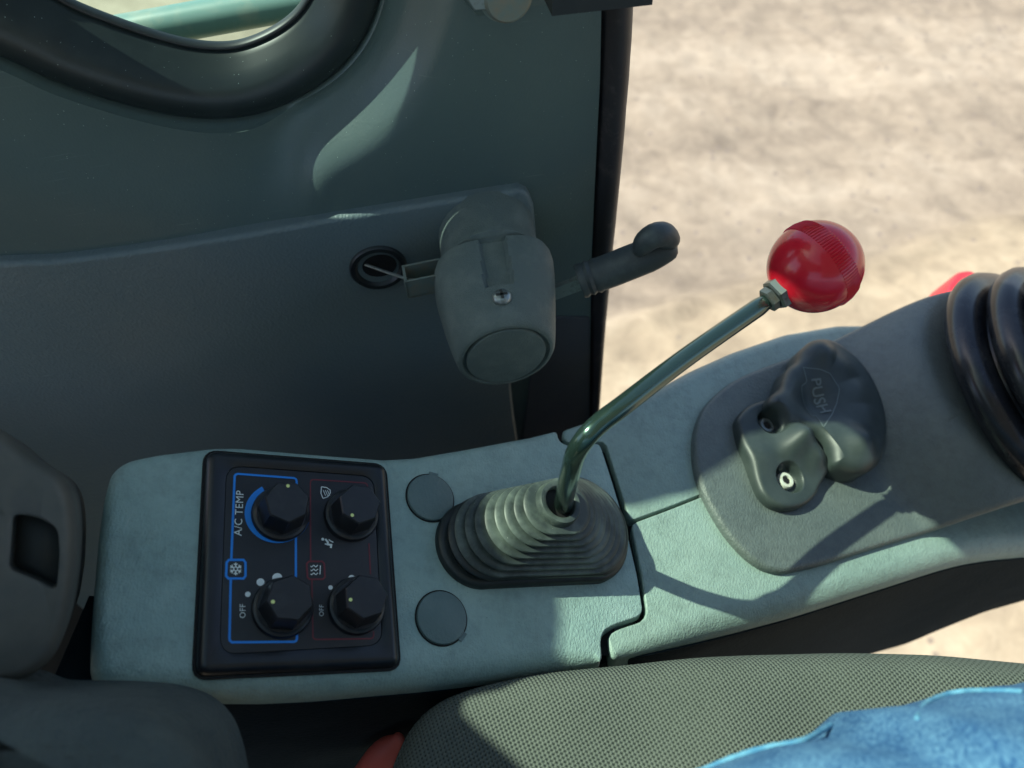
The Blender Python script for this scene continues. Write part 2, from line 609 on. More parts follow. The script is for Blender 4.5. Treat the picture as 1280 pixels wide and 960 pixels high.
def denim():
    m = mat('denim', (.06, .22, .45), .9, spec=.15)
    b = m.node_tree.nodes['Principled BSDF']
    co = coords(m)
    mp = N(m, 'ShaderNodeMapping'); mp.inputs['Rotation'].default_value = (0, R(20), R(35)); mp.inputs['Scale'].default_value = (1, .16, 1)
    lk(m, co, mp.inputs[0])
    tw = N(m, 'ShaderNodeTexNoise', Scale=900.0, Detail=3.0, Roughness=.6); lk(m, mp.outputs[0], tw.inputs['Vector'])
    bl = N(m, 'ShaderNodeTexNoise', Scale=42.0, Detail=7.0, Roughness=.62); lk(m, co, bl.inputs['Vector'])
    ad = N(m, 'ShaderNodeMath', operation='MULTIPLY_ADD'); ad.inputs[1].default_value = 1.7; lk(m, tw.outputs['Fac'], ad.inputs[0]); lk(m, bl.outputs['Fac'], ad.inputs[2])
    mr = N(m, 'ShaderNodeMapRange'); mr.inputs[1].default_value = 1.08; mr.inputs[2].default_value = 1.66
    lk(m, ad.outputs[0], mr.inputs[0])
    mx = N(m, 'ShaderNodeMix', data_type='RGBA'); lk(m, mr.outputs[0], mx.inputs[0])
    mx.inputs[6].default_value = (.026, .092, .235, 1); mx.inputs[7].default_value = (.125, .270, .440, 1)
    lk(m, mx.outputs[2], b.inputs['Base Color'])
    bp = N(m, 'ShaderNodeBump', Strength=.5, Distance=.0012); lk(m, ad.outputs[0], bp.inputs['Height']); lk(m, bp.outputs[0], b.inputs['Normal'])
    return m


def sand():
    m = mat('dry_dirt', (.40, .34, .26), .95, spec=.1)
    b = m.node_tree.nodes['Principled BSDF']
    co = coords(m)
    mp = N(m, 'ShaderNodeMapping'); mp.inputs['Rotation'].default_value = (0, 0, R(25)); mp.inputs['Scale'].default_value = (.55, 1.25, 1)
    lk(m, co, mp.inputs[0])
    a = N(m, 'ShaderNodeTexNoise', Scale=1.7, Detail=10.0, Roughness=.68, Distortion=.7); lk(m, mp.outputs[0], a.inputs['Vector'])
    c = N(m, 'ShaderNodeTexNoise', Scale=9.0, Detail=9.0, Roughness=.74, Distortion=.6); lk(m, co, c.inputs['Vector'])
    g = N(m, 'ShaderNodeTexVoronoi', Scale=26.0); g.feature = 'F1'; lk(m, co, g.inputs['Vector'])
    ad = N(m, 'ShaderNodeMath', operation='ADD'); lk(m, a.outputs['Fac'], ad.inputs[0]); lk(m, c.outputs['Fac'], ad.inputs[1])
    hv = N(m, 'ShaderNodeMath', operation='MULTIPLY'); hv.inputs[1].default_value = .5; lk(m, ad.outputs[0], hv.inputs[0])
    cr = N(m, 'ShaderNodeValToRGB')
    e = cr.color_ramp.elements
    e[0].position = .36; e[0].color = (.185, .155, .118, 1)
    e[1].position = .64; e[1].color = (.365, .312, .235, 1)
    k = e.new(.5); k.color = (.276, .232, .172, 1)
    # wheel-track bands: broad paler and darker strips across the yard
    wv = N(m, 'ShaderNodeTexNoise', Scale=1.0, Detail=3.0, Distortion=.3)
    m2 = N(m, 'ShaderNodeMapping'); m2.inputs['Rotation'].default_value = (0, 0, R(-22)); m2.inputs['Scale'].default_value = (.35, 2.1, 1)
    lk(m, co, m2.inputs[0]); lk(m, m2.outputs[0], wv.inputs['Vector'])
    bn = N(m, 'ShaderNodeMath', operation='MULTIPLY_ADD'); bn.inputs[1].default_value = .42; bn.inputs[2].default_value = -.21
    lk(m, wv.outputs['Fac'], bn.inputs[0])
    h2 = N(m, 'ShaderNodeMath', operation='ADD'); lk(m, hv.outputs[0], h2.inputs[0]); lk(m, bn.outputs[0], h2.inputs[1])
    lk(m, h2.outputs[0], cr.inputs[0])
    sc_ = N(m, 'ShaderNodeSeparateColor'); lk(m, g.outputs['Color'], sc_.inputs[0])
    st = N(m, 'ShaderNodeMath', operation='GREATER_THAN'); st.inputs[1].default_value = .93; lk(m, sc_.outputs[0], st.inputs[0])
    nr = N(m, 'ShaderNodeMath', operation='LESS_THAN'); nr.inputs[1].default_value = .30; lk(m, g.outputs['Distance'], nr.inputs[0])
    an = N(m, 'ShaderNodeMath', operation='MULTIPLY'); lk(m, st.outputs[0], an.inputs[0]); lk(m, nr.outputs[0], an.inputs[1])
    mx = N(m, 'ShaderNodeMix', data_type='RGBA'); lk(m, an.outputs[0], mx.inputs[0]); lk(m, cr.outputs[0], mx.inputs[6]); mx.inputs[7].default_value = (.20, .17, .14, 1)
    at_ = N(m, 'ShaderNodeAttribute', attribute_name='worn')
    pale = N(m, 'ShaderNodeMix', data_type='RGBA', blend_type='MULTIPLY'); lk(m, at_.outputs['Fac'], pale.inputs[0])
    lk(m, mx.outputs[2], pale.inputs[6]); pale.inputs[7].default_value = (1.22, 1.20, 1.10, 1)
    lk(m, pale.outputs[2], b.inputs['Base Color'])
    hh = N(m, 'ShaderNodeMath', operation='ADD'); lk(m, c.outputs['Fac'], hh.inputs[0]); lk(m, an.outputs[0], hh.inputs[1])
    bp = N(m, 'ShaderNodeBump', Strength=.35, Distance=.018); lk(m, hh.outputs[0], bp.inputs['Height']); lk(m, bp.outputs[0], b.inputs['Normal'])
    return m


def glass(tint=(.74, .93, .82)):
    m = bpy.data.materials.new('tinted_glass')
    m.use_nodes = True
    t = m.node_tree
    t.nodes.remove(t.nodes['Principled BSDF'])
    tr = t.nodes.new('ShaderNodeBsdfTransparent'); tr.inputs[0].default_value = (*tint, 1)
    gl = t.nodes.new('ShaderNodeBsdfGlossy'); gl.inputs['Roughness'].default_value = .02
    fr = t.nodes.new('ShaderNodeFresnel'); fr.inputs[0].default_value = 1.45
    mx = t.nodes.new('ShaderNodeMixShader')
    t.links.new(fr.outputs[0], mx.inputs[0]); t.links.new(tr.outputs[0], mx.inputs[1]); t.links.new(gl.outputs[0], mx.inputs[2])
    t.links.new(mx.outputs[0], t.nodes['Material Output'].inputs[0])
    return m


M['fabric'] = fabric(); M['denim'] = denim(); M['sand'] = sand(); M['glass'] = glass(); M['roof_glass'] = glass((.90, .99, .90))
M['seam'] = wear(mat('denim_seam', (.055, .20, .36), .9), (.15, .36, .50), 150, .4, .7)

# ------------------------------------------------------------------ the ground and the cab around
GZ = -1.2


def axis_vals(lo, hi, d0, d1, step):
    a = [d0 + i * step for i in range(int((d1 - d0) / step) + 1)]
    s = step; x = d0; left = []
    while x > lo:
        s *= 1.5; x -= s; left.append(x)
    s = step; x = a[-1]; right = []
    while x < hi:
        s *= 1.5; x += s; right.append(x)
    return left[::-1] + a + right


def gpt(px, py):
    r = ray(px, py)
    return CAM + r * ((GZ - CAM.z) / r.z)


g1, g2 = gpt(1060, 335), gpt(1300, 275)
gd = (g2 - g1).normalized(); gn = V((-gd.y, gd.x, 0))

def gheight(x, y):
    p = V((x, y, 0))
    h = (noise.fractal(p * 1.1, 1.0, 2.0, 4) * .035 + noise.fractal(p * 6.0, .9, 2.0, 4) * .012)
    d = (p - g1).dot(gn)                       # the edge of a wheel track, a step of a few centimetres
    d += noise.noise(p * 3) * .05
    h += .035 / (1 + math.exp(max(-40, min(40, d * 30)))) + .03 * math.exp(-(d / .045) ** 2)
    return h


xs = axis_vals(-80, 80, .2, 4.2, .022)
ys = axis_vals(-80, 120, -.1, 5.6, .03)
gv = [(x, y, GZ + (gheight(x, y) if 0 < x < 4.6 and -.3 < y < 6 else 0)) for y in ys for x in xs]
nx = len(xs)
gf = [(j * nx + i, j * nx + i + 1, (j + 1) * nx + i + 1, (j + 1) * nx + i) for j in range(len(ys) - 1) for i in range(nx - 1)]
ground = tag(build('ground', gv, gf, M['sand'], sharp=180), kind='structure')
worn = []                                     # wheel-worn strip: paler, packed soil
for x, y, z in gv:
    p = V((x, y, 0))
    d = (p - g1).dot(gn) + noise.noise(p * 2.3) * .09
    worn.append(1 / (1 + math.exp(max(-40, min(40, d * 28)))))
ground.data.attributes.new('worn', 'FLOAT', 'POINT').data.foreach_set('value', worn)

fl = MB().add(box(V((-.40, -.2, -.03)), V((1, 0, 0)), V((0, 1, 0)), V((0, 0, 1)), .62, .62, .03))
tag(fl.obj('floor', M['floor']), kind='structure')

tag(MB().add(box(V((-.72, -.05, .28)), V((1, 0, 0)), V((0, 1, 0)), V((0, 0, 1)), .24, .55, .28)).obj('bulkhead', M['floor'], smooth=False), kind='structure')  # added box, hides the sunlit floor so the left gap stays dark

# unseen light blocker, added: outline traced along the sun from the console's shade edges
RZ = 1.13


def blockpt(px, py, fr=K1):
    P = fr.hit(px, py)
    return P + L * ((RZ - P.z) / L.z)


SF = Frame(V((0, 0, .560)), (1, 0, 0), (0, 0, 1))
front_edge = [(610, 850), (642, 742), (614, 692), (606, 640), (640, 608), (752, 616), (792, 612)]
band_low = [(830, 601), (868, 579), (925, 550), (1000, 548), (1080, 572), (1140, 632), (1195, 682), (1240, 712), (1340, 770)]
band_up = [(1360, 600), (1250, 480), (1180, 425), (1110, 402), (1040, 400), (960, 425), (860, 470), (760, 500)]
rear = [(560, 470), (330, 470), (60, 470), (-150, 520), (-400, 760), (-460, 1050), (-300, 1500)]
outline = [blockpt(860, 1200, SF), blockpt(735, 1075, SF), blockpt(622, 962, SF), blockpt(532, 872, SF)] + [blockpt(*p) for p in front_edge] + [blockpt(*p, K2) for p in band_low] + [blockpt(*p, K2) for p in band_up] + [blockpt(*p) for p in rear]
RF = Frame(V((0, 0, RZ)), (1, 0, 0), (0, 0, 1))
oc = catmull([V((p.x, p.y)) for p in outline], 220)
tag(MB().add(pad(RF, oc, .03, .03, .004, .004, 3)).obj('cab_roof', M['roof'], origin=(0, 0, RZ)), kind='structure')

tag(MB().add(pad(RF, round_poly([(.10, -1.0), (1.0, -1.0), (1.0, .30), (.10, .22)], .03, 60), .03, .03, .004, .004, 3)).obj('cab_roof', M['roof'], origin=(0, 0, RZ)), kind='structure')  # second unseen panel, added to cut the sky fill from above

tag(MB().add(box(V((-.10, -.05, RZ + .05)), V((1, 0, 0)), V((0, 1, 0)), V((0, 0, 1)), .55, .50, .002)).obj('roof_glass', M['roof_glass'], smooth=False), kind='structure')  # added unseen pane that tints the sunlight on the interior green

# ------------------------------------------------------------------ the door
door = thing('cab_door', D.w(0, -.35, 0), 'dark grey-green cab door panel with a rounded window and a release handle', 'door')
w0 = [(-60, -75), (0, -32), (60, 0), (100, 21), (180, 50), (245, 66), (300, 66), (350, 46), (385, 15), (404, -30), (410, -110), (395, -220), (300, -300), (100, -300), (-70, -230)]
W0 = catmull([V(p) for p in D.uvs(w0, -.039)], 160)
wn = normals2(W0)


def wring(d, c):
    return [D.w(p.x + q.x * d, p.y + q.y * d, c) for p, q in zip(W0, wn)]


def edge_uv(pts): return [V(p) for p in D.uvs(pts)]


# outer boundary of the main panel, matched to the ring by angle around the window centre
right_edge = [(752, -120), (752, 0), (750, 100), (745, 200), (739, 330), (737, 530), (737, 620)]
re_uv = edge_uv(right_edge)
top_v = max(p.y for p in W0) + .08
left_u = min(p.x for p in W0) - .22
bot_v = re_uv[-1].y - .10
bound = [V((left_u, bot_v)), V((re_uv[-1].x, bot_v))] + re_uv[::-1] + [V((re_uv[0].x, top_v)), V((left_u, top_v))]
wc = sum(W0, V((0, 0))) / len(W0)


def cast(c, d):
    best = None
    for i in range(len(bound)):
        a, b = bound[i - 1], bound[i]
        e = b - a
        den = d.x * e.y - d.y * e.x
        if abs(den) < 1e-12: continue
        t = ((a.x - c.x) * e.y - (a.y - c.y) * e.x) / den
        s = ((a.x - c.x) * d.y - (a.y - c.y) * d.x) / den
        if t > 0 and -1e-6 <= s <= 1 + 1e-6 and (best is None or t < best): best = t
    return c + d * best


outer = []
for p, q in zip(W0, wn):
    o_ = p + q * .13
    outer.append(cast(wc, (o_ - wc).normalized()))
def bowlw(q):
    """how tightly the dished rim turns: tight at the lower front corner, wide elsewhere"""
    k = max(0, q.dot(V((.72, -.70)).normalized()))
    return 2.2 - 1.2 * min(1, max(0, (k - .74) / .12))


bw_ = [bowlw(q) for q in wn]
for _ in range(6):
    bw_ = [(bw_[i - 1] + bw_[i] + bw_[(i + 1) % len(bw_)]) / 3 for i in range(len(bw_))]
BOWL = ((.0340, -.0262), (.037, -.0272), (.041, -.0265), (.046, -.0240), (.051, -.0195), (.056, -.0135), (.061, -.0075), (.0655, -.0035), (.070, -.0010), (.076, 0))
rings = [wring(.030, -.040), wring(.0318, -.026), wring(.033, -.0250)]
for d, c in BOWL:
    rings.append([D.w(p.x + q.x * (.034 + (d - .034) * k), p.y + q.y * (.034 + (d - .034) * k), c * (1 - .62 * (k - 1) / 1.2)) for p, q, k in zip(W0, wn, bw_)])
for t in (.15, .35, .6, .85, 1):
    rings.append([D.w((p.x + q.x * (.034 + .043 * k)) * (1 - t) + o_.x * t, (p.y + q.y * (.034 + .043 * k)) * (1 - t) + o_.y * t, 0) for p, q, o_, k in zip(W0, wn, outer, bw_)])
rings.append([D.w(o_.x, o_.y, -.03) for o_ in outer])
MB().add(loft(rings)).obj('upper_panel', M['door'], door, sharp=60)
bwb_ = list(bw_)
for _ in range(120):
    bwb_ = [(bwb_[i - 1] + bwb_[i] + bwb_[(i + 1) % len(bwb_)]) / 3 for i in range(len(bwb_))]
bead = [[D.w(p.x + q.x * d, p.y + q.y * d, c + .0115 * max(0, min(1, d / .012)) * min(1, (k - 1) / 1.2)) for p, q, k in zip(W0, wn, bwb_)] for d, c in ((-.003, -.048), (-.002, -.040), (.001, -.0365), (.005, -.0330), (.011, -.0280), (.017, -.0253), (.023, -.0250), (.028, -.0262), (.0305, -.0285), (.031, -.036))]
MB().add(loft(bead)).obj('window_seal', M['bead'], door, sharp=75)
lip = [wring(d, c) for d, c in ((-.0045, -.046), (-.0045, -.0402), (-.0030, -.0390), (-.0018, -.0398), (-.0018, -.046))]
MB().add(loft(lip)).obj('glazing_strip', M['rubber'], door, sharp=75)
gp = [D.w(p.x, p.y, -.044) for p in W0]
MB().add((gp, [tuple(range(len(gp)))])).obj('window_pane', M['glass'], door)

# lower trim board, proud of the door
low_top = [(-220, 312), (-100, 318), (0, 319), (70, 317), (140, 309), (220, 298), (320, 282), (420, 264), (520, 248), (600, 235), (648, 228)]
low_side = [(659, 234), (665, 250), (668, 285), (668, 330), (662, 380), (650, 420), (640, 450), (637, 475), (641, 510), (646, 545), (650, 620)]
lp = edge_uv(low_top) + edge_uv(low_side)
lp += [V((lp[-1].x, bot_v - .02)), V((left_u, bot_v - .02)), V((left_u, lp[0].y))]
lp = resample(lp, 320)
MB().add(pad(D, lp, .008, .012, .0035, .004, 4)).obj('lower_panel', M['door_low'], door)
# shadow gap is real: a dark board set behind right of the trim
bd = edge_uv([(668, 230), (742, 300), (739, 430), (738, 540), (738, 640)])
bd2 = [V((lp[0].x, 0))]
brd = [D.uv(672, 395), D.uv(737, 395), D.uv(737, 640), D.uv(640, 640)]
MB().add(pad(D, round_poly(brd, .004), .0025, .002, .001, .001, 2)).obj('dark_board', M['door_dark'], door)

# edge seal: a soft rubber profile along the front edge
inn = catmull([V(p) for p in D.uvs([(753, -140), (753, 0), (750, 110), (745, 210), (739, 330), (737, 440), (736, 640)])], 60, False)
out = catmull([V(p) for p in D.uvs([(806, -140), (801, 0), (795, 90), (786, 190), (773, 310), (758, 450), (742, 640)])], 60, False)
srs = []
for i, (a, b) in enumerate(zip(inn, out)):
    wob = noise.noise(V((i * .5, 3, 0))) * .0012
    r_ = []
    for k in range(13):
        g = k / 12
        q = a.lerp(b, g)
        r_.append(D.w(q.x, q.y, -.01 + .017 * math.sin(math.pi * min(1, g * 1.05)) ** .55 + wob * g - .012 * max(0, g - .7)))
    r_.append(D.w(b.x, b.y, -.04)); r_.append(D.w(a.x, a.y, -.04))
    srs.append(r_)
MB().add(loft(srs, True, True, True)).obj('edge_seal', M['seal'], door, sharp=60)

# key cylinder ring in the trim
kc = D.uv(473, 334, .008)
kr = .5 * (D.hit(438, 334, .008) - D.hit(510, 334, .008)).length
cy = V((0, 0))
MB().add(lathe(D.w(kc[0], kc[1], .0085), D.n, ((kr, -.002), (kr, .0008), (kr * .95, .0022), (kr * .80, .0022), (kr * .74, .0008), (kr * .70, -.0012), (kr * .52, -.002), (kr * .5, -.010)), 40, ref=D.u, cap1=False)).obj('key_ring', M['rubber'], door)
MB().add(disc(D, (kc[0] + .001, kc[1] + .002), kr * .60, .0089, ry=kr * .52)).obj('key_hole', M['hole'], door)

# release handle: a barrel standing off the door, its end button facing the driver
LEN = .108
bc = D.uv(606, 279, 0)
fc = D.uv(633, 446, LEN)
hs = MB()


def barrel(c, wd, ht, ex, groove=True, n=72):
    k = c / LEN
    cx, cy_ = bc[0] + (fc[0] - bc[0]) * k, bc[1] + (fc[1] - bc[1]) * k
    out_ = []
    for i in range(n):
        g = 2 * math.pi * i / n
        x = math.copysign(abs(math.cos(g)) ** (2 / ex), math.cos(g)) * wd
        y = math.copysign(abs(math.sin(g)) ** (2 / ex), math.sin(g)) * ht
        if groove and y > 0 and abs(x) < .0085 and .043 < c < .080:
            y -= .0042
        out_.append(D.w(cx + x, cy_ + y, c))
    return out_


prof = [(.006, .034, .034, 2), (.02, .034, .034, 2), (.036, .0345, .0345, 2), (.0375, .0352, .0352, 2), (.0395, .0352, .0352, 2), (.0402, .0345, .0335, 2), (.0410, .0345, .0315, 2), (.0418, .0375, .0315, 2.5), (.0425, .0388, .0325, 2.6),
        (.0431, .0396, .0330, 2.9), (.047, .0408, .0334, 3.1), (.052, .0412, .0336, 3.2), (.060, .0405, .0335, 3.1), (.070, .0392, .0332, 2.9), (.0795, .0378, .0328, 2.7), (.0802, .0377, .0328, 2.7),
        (.088, .0364, .0326, 2.4), (.096, .0350, .0328, 2.15), (.101, .0340, .0326, 2), (.105, .0330, .0316, 2), (.1075, .0314, .0300, 2), (LEN, .0302, .0288, 2), (LEN, .0290, .0277, 2), (LEN - .0025, .0284, .0271, 2), (LEN - .003, .0278, .0265, 2)]
hs.add(loft([barrel(*q, n=200) for q in prof], True, True, True))
handle = hs.obj('handle_barrel', M['latch'], door, sharp=38)
MB().add(lathe(D.w(fc[0], fc[1], LEN - .004), D.n, ((.0264, 0), (.0264, .0036), (.0257, .0045), (.024, .0048)), 48, ref=D.u)).obj('release_button', M['latch'], handle)
sP = D.hit(621, 401, .092)
sc_c = .089
sx = bc[0] + (fc[0] - bc[0]) * (sc_c / LEN); sy = bc[1] + (fc[1] - bc[1]) * (sc_c / LEN)
so = D.w(sx, sy + .0322, sc_c)
up = D.v
scr = MB().add(lathe(so, up, ((.0062, 0), (.0062, .0012), (.0052, .0028), (.003, .0036)), 24, ref=D.u))
scr.obj('screw', M['steel'], handle)
cr_ = MB()
for dv in (D.u, D.n):
    oth = D.n if dv is D.u else D.u
    cr_.add(box(so + up * .0034, dv, oth, up, .0036, .0009, .0005))
cr_.obj('screw_slot', M['screw'], handle)
# left bracket, a folded U of steel, and its wire
bk = MB()
b0, b1 = D.hit(552, 343, .045), D.hit(507, 352, .045)
bx = (b1 - b0).normalized(); byv = D.v; bz = bx.cross(byv).normalized()
hl = (b1 - b0).length / 2
mid = (b0 + b1) / 2
bk.add(box(mid - byv * .0075 , bx, byv, bz, hl, .0008, .008))
bk.add(box(mid - bz * .0072, bx, byv, bz, hl, .0075, .0008))
bk.add(box(mid + bz * .0072, bx, byv, bz, hl, .0075, .0008))
bk.add(box(mid + bx * hl, bx, byv, bz, .0009, .0075, .008))
bk.obj('bracket', M['zinc'], door, smooth=False)
MB().add(tube([D.hit(452, 329, .006), D.hit(480, 339, .02), D.hit(512, 350, .045), D.hit(530, 351, .045)], .0011, 8)).obj('cable', M['steel'], door)
MB().add(lathe(D.hit(528, 350, .045) - byv * .006, byv, ((.003, 0), (.003, .006), (.002, .007)), 12)).obj('cable_stop', M['steel'], door)
# lever arm and rubber grip
ga, gb = D.hit(676, 372, .055), D.hit(742, 347, .062)
gx = (gb - ga).normalized(); gy = D.v; gz = gx.cross(gy).normalized(); gy = gz.cross(gx)
MB().add(box((ga + gb) / 2, gx, gy, gz, (gb - ga).length / 2, .0055, .002)).obj('lever_arm', M['steel'], door, smooth=False)
gpath = [D.hit(724, 352, .062), D.hit(736, 347.5, .0622), D.hit(760, 339, .063), D.hit(785, 329, .064), D.hit(804, 321.5, .065), D.hit(820, 315, .066), D.hit(832, 309, .066)]
gq = catmull(gpath, 26, False)
gr = []
for i in range(26):
    t = i / 25
    r_ = .0112 + .0006 * math.sin(t * 3)
    if i in (1, 3, 5): r_ = .0124
    if i in (2, 4): r_ = .0112
    if i == 0: r_ = .0118
    gr.append(r_ if t < .8 else r_ * (1 - (t - .8) * .5))
grip = MB().add(tube(gq + [gq[-1] + (gq[-1] - gq[-2]).normalized() * d for d in (.003, .0055, .0072)], gr + [gr[-1] * k for k in (.93, .72, .3)], 20)).obj('grip', M['grip'], door, sharp=50)
kp = [D.hit(800, 312, .070), D.hit(807, 302, .072), D.hit(817, 295, .073), D.hit(828, 293, .071), D.hit(836, 299, .068)]
MB().add(tube(catmull(kp, 12, False), [.005, .0064, .0072, .0076, .0079, .0081, .0082, .0082, .0082, .0081, .0079, .0074], 18, round_ends=True)).obj('grip_hook', M['grip'], grip)
# hinge plate with bolt and a bar at the top edge
hp = [D.uv(577, -40, .012), D.uv(578, 5, .012), D.uv(600, 28, .012), D.uv(640, 22, .012), D.uv(686, 14, .012), D.uv(690, -40, .012)]
MB().add(pad(D, round_poly(hp, .002), .006, .006, .001, .001, 2)).obj('hinge_plate', M['door'], door)
bo = D.hit(632, -8, .012)
MB().add(lathe(bo, D.n, ((.0150, -.006), (.0150, .0015), (.0128, .0018), (.0128, .0065), (.0112, .0080), (.004, .0084)), 28, ref=D.u)).obj('bolt', M['zinc'], door)
b2 = D.hit(600, -12, .012)
MB().add(lathe(b2, D.n, ((.009, -.006), (.009, .005), (.008, .006)), 6, ref=D.u), ).obj('bolt_nut', M['steel'], door, smooth=False)
br0, br1 = D.hit(686, -9, .03), D.hit(806, -22, .03)
bxv = (br1 - br0).normalized(); bzv = bxv.cross(D.v).normalized()
MB().add(box((br0 + br1) / 2 + D.v * .000, bxv, D.v, D.n, (br1 - br0).length / 2 + .001, .006, .012)).obj('stay_bar', M['rubber'], door, smooth=False)

# rail outside the window
DR = .12
ra = D.hit(40, 62, -DR); rb = D.hit(520, -25, -DR)
rail = MB().add(tube([ra + (ra - rb) * .6, ra, rb, rb + (rb - ra) * .5], .0115, 24)).obj('grab_rail', M['rail'])
tag(rail, 'teal painted tube rail seen outside through the rounded window', 'rail')

# ------------------------------------------------------------------ the console
con = thing('side_console', K1.w(0, 0, -.3), 'grey-green plastic side console with a control panel and moulded front shell', 'console')
seamL = [(697, 538), (699, 550), (708, 557), (722, 556), (750, 554), (765, 600), (783, 660), (797, 720), (804, 764), (798, 771), (768, 781), (755, 788), (751, 800), (754, 828)]
k1out = [(160, 572), (200, 564), (268, 556), (300, 556), (380, 563), (480, 571), (520, 569), (580, 559), (640, 548)] + seamL + \
        [(700, 836), (620, 847), (540, 856), (480, 861), (400, 868), (330, 871), (250, 870), (180, 866), (113, 858), (114, 800), (118, 740), (124, 670), (131, 620), (140, 586)]
k1r = [.020 if q == (113, 858) else .012 if q in ((160, 572), (140, 586)) else .004 for q in k1out]
k1p = resample(round_poly(K1.uvs(k1out), k1r, seg=6), 420)
near_v = K1.uv(400, 866)[1]


def near_rim(lo, hi):
    def f(p):
        t = max(0, min(1, (near_v + .045 - p.y) / .045))
        return lo + (hi - lo) * t * t
    return f


right_u = K1.uv(760, 700)[0]
def k1rim(p):
    base = near_rim(.007, .016)(p)
    g = K1.uv(690, 700)[0]
    if p.x > g:
        nearp = p.y < K1.uv(700, 830)[1]
        return max(.006, base * (1 - (p.x - g) / .05)) if nearp else max(.0012, base * max(.1, 1 - (p.x - g) / .03))
    return base
dnv = V((0, 0, -1))
MB().add(pad(K1, k1p, 0, .012, k1rim, k1rim, 10, down=dnv)).obj('rear_shell', M['shell'], con, sharp=60)

wl = [K1.w(*(V(K1.uv(x, y)) + V((.004, -.004))), -.008) for x, y in ((113, 800), (118, 740), (124, 670), (131, 620), (141, 588), (160, 574), (200, 566), (268, 558), (300, 558), (380, 565), (480, 573), (520, 571), (580, 561), (640, 550), (697, 540))]
wl += [K2.w(*(V(K2.uv(x, y)) + V((0, -.006))), -.012) for x, y in ((760, 519), (820, 486), (870, 459), (920, 437))]
wlc = catmull(wl, 100, False)
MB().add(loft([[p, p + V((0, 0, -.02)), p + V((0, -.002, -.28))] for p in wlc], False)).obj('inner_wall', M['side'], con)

# plug caps
for i, (px, py, ta) in enumerate(((537.5, 622.5, 78), (551.5, 772.5, -42))):
    c = K1.uv(px, py)
    pc = MB().add(lathe(K1.w(*c, 0), K1.n, ((.0151, -.001), (.0151, .0012), (.0148, .0019), (.0141, .0022)), 48, ref=K1.u))
    tx = V((math.cos(R(ta)), math.sin(R(ta))))
    q = V(c) + tx * .0158
    pc.add(box(K1.w(q.x, q.y, .0002), K1.u * tx.x + K1.v * tx.y, K1.v * tx.x - K1.u * tx.y, K1.n, .0016, .0028, .0005))
    pc.obj('plug_cap', M['cap'], con)
    MB().add(lathe(K1.w(*c, 0), K1.n, ((.0160, -.001), (.0160, .0004), (.0152, .0004), (.0152, -.001)), 48, ref=K1.u, cap0=False, cap1=False)).obj('plug_gap', M['hole'], con)

# control panel
ZS = 867 / 280.0


def zp(x, y, h=0.0):
    return K1.uv(230 + x / ZS, 550 + y / ZS, h)


bz = [zp(84, 46), zp(776, 100), zp(832, 882), zp(40, 918)]
bzp = round_poly(bz, [.007, .007, .006, .006], 200)
FH = .0032
bzo = MB()
v_, f_ = pad(K1, bzp, FH + .0018, .006, .005, .005, 6, cap=False)
n_ = len(bzp)
inn_ = round_poly([zp(163, 98, FH), zp(735, 140, FH), zp(770, 795, FH), zp(136, 832, FH)], .009, 200)
# match start of the two loops
off = min(range(n_), key=lambda k: (inn_[k] - bzp[0]).length)
inn_ = inn_[off:] + inn_[:off]
base = len(v_) - n_
v_ += [K1.w(p.x, p.y, FH + .0002) for p in inn_] + [K1.w(p.x, p.y, FH - .0006) for p in inn_]
for k in (0, 1):
    for i in range(n_):
        j = (i + 1) % n_
        f_.append((base + k * n_ + i, base + k * n_ + j, base + (k + 1) * n_ + j, base + (k + 1) * n_ + i))
bzo.add((v_, f_)).obj('panel_bezel', M['black'], con, sharp=50)
gapo = [p - q * -.0014 for p, q in zip(bzp, normals2(bzp))]
MB().add(pad(K1, gapo, .0003, .001, .0004, .0003, 2)).obj('panel_gap', M['hole'], con)
face = MB().add(pad(K1, [p - q * .0003 for p, q in zip(inn_, normals2(inn_))], FH, .002, .0003, .0002, 2)).obj('panel_face', M['face'], con)
PH = FH + .00022


def zribbon(mb, pts, wpx, closed=False, r=0, h=PH):
    P = [V(zp(*p, h)) for p in pts]
    if r: P = round_poly(P, r * .42 / 961 / ZS) if closed else P
    mb.add(ribbon(K1, P, wpx / ZS * .46 / 961, h, closed))


def arcz(cx, cy, rx, ry, a0, a1, n=16):
    return [(cx + rx * math.cos(R(a0 + (a1 - a0) * i / n)), cy + ry * math.sin(R(a0 + (a1 - a0) * i / n))) for i in range(n + 1)]


bl = MB()
zribbon(bl, [(183, 462), (196, 140), (200, 134), (208, 131), (425, 147), (433, 151), (436, 160), (436, 240)], 8)
zribbon(bl, [(433, 340), (433, 534)], 8)
zribbon(bl, [(181, 538), (176, 768), (178, 777), (186, 783), (425, 781), (433, 778), (437, 770), (437, 700)], 8)
zribbon(bl, [(174, 464), (230, 464), (238, 474), (238, 526), (230, 536), (172, 536), (163, 526), (165, 474)], 8, True)
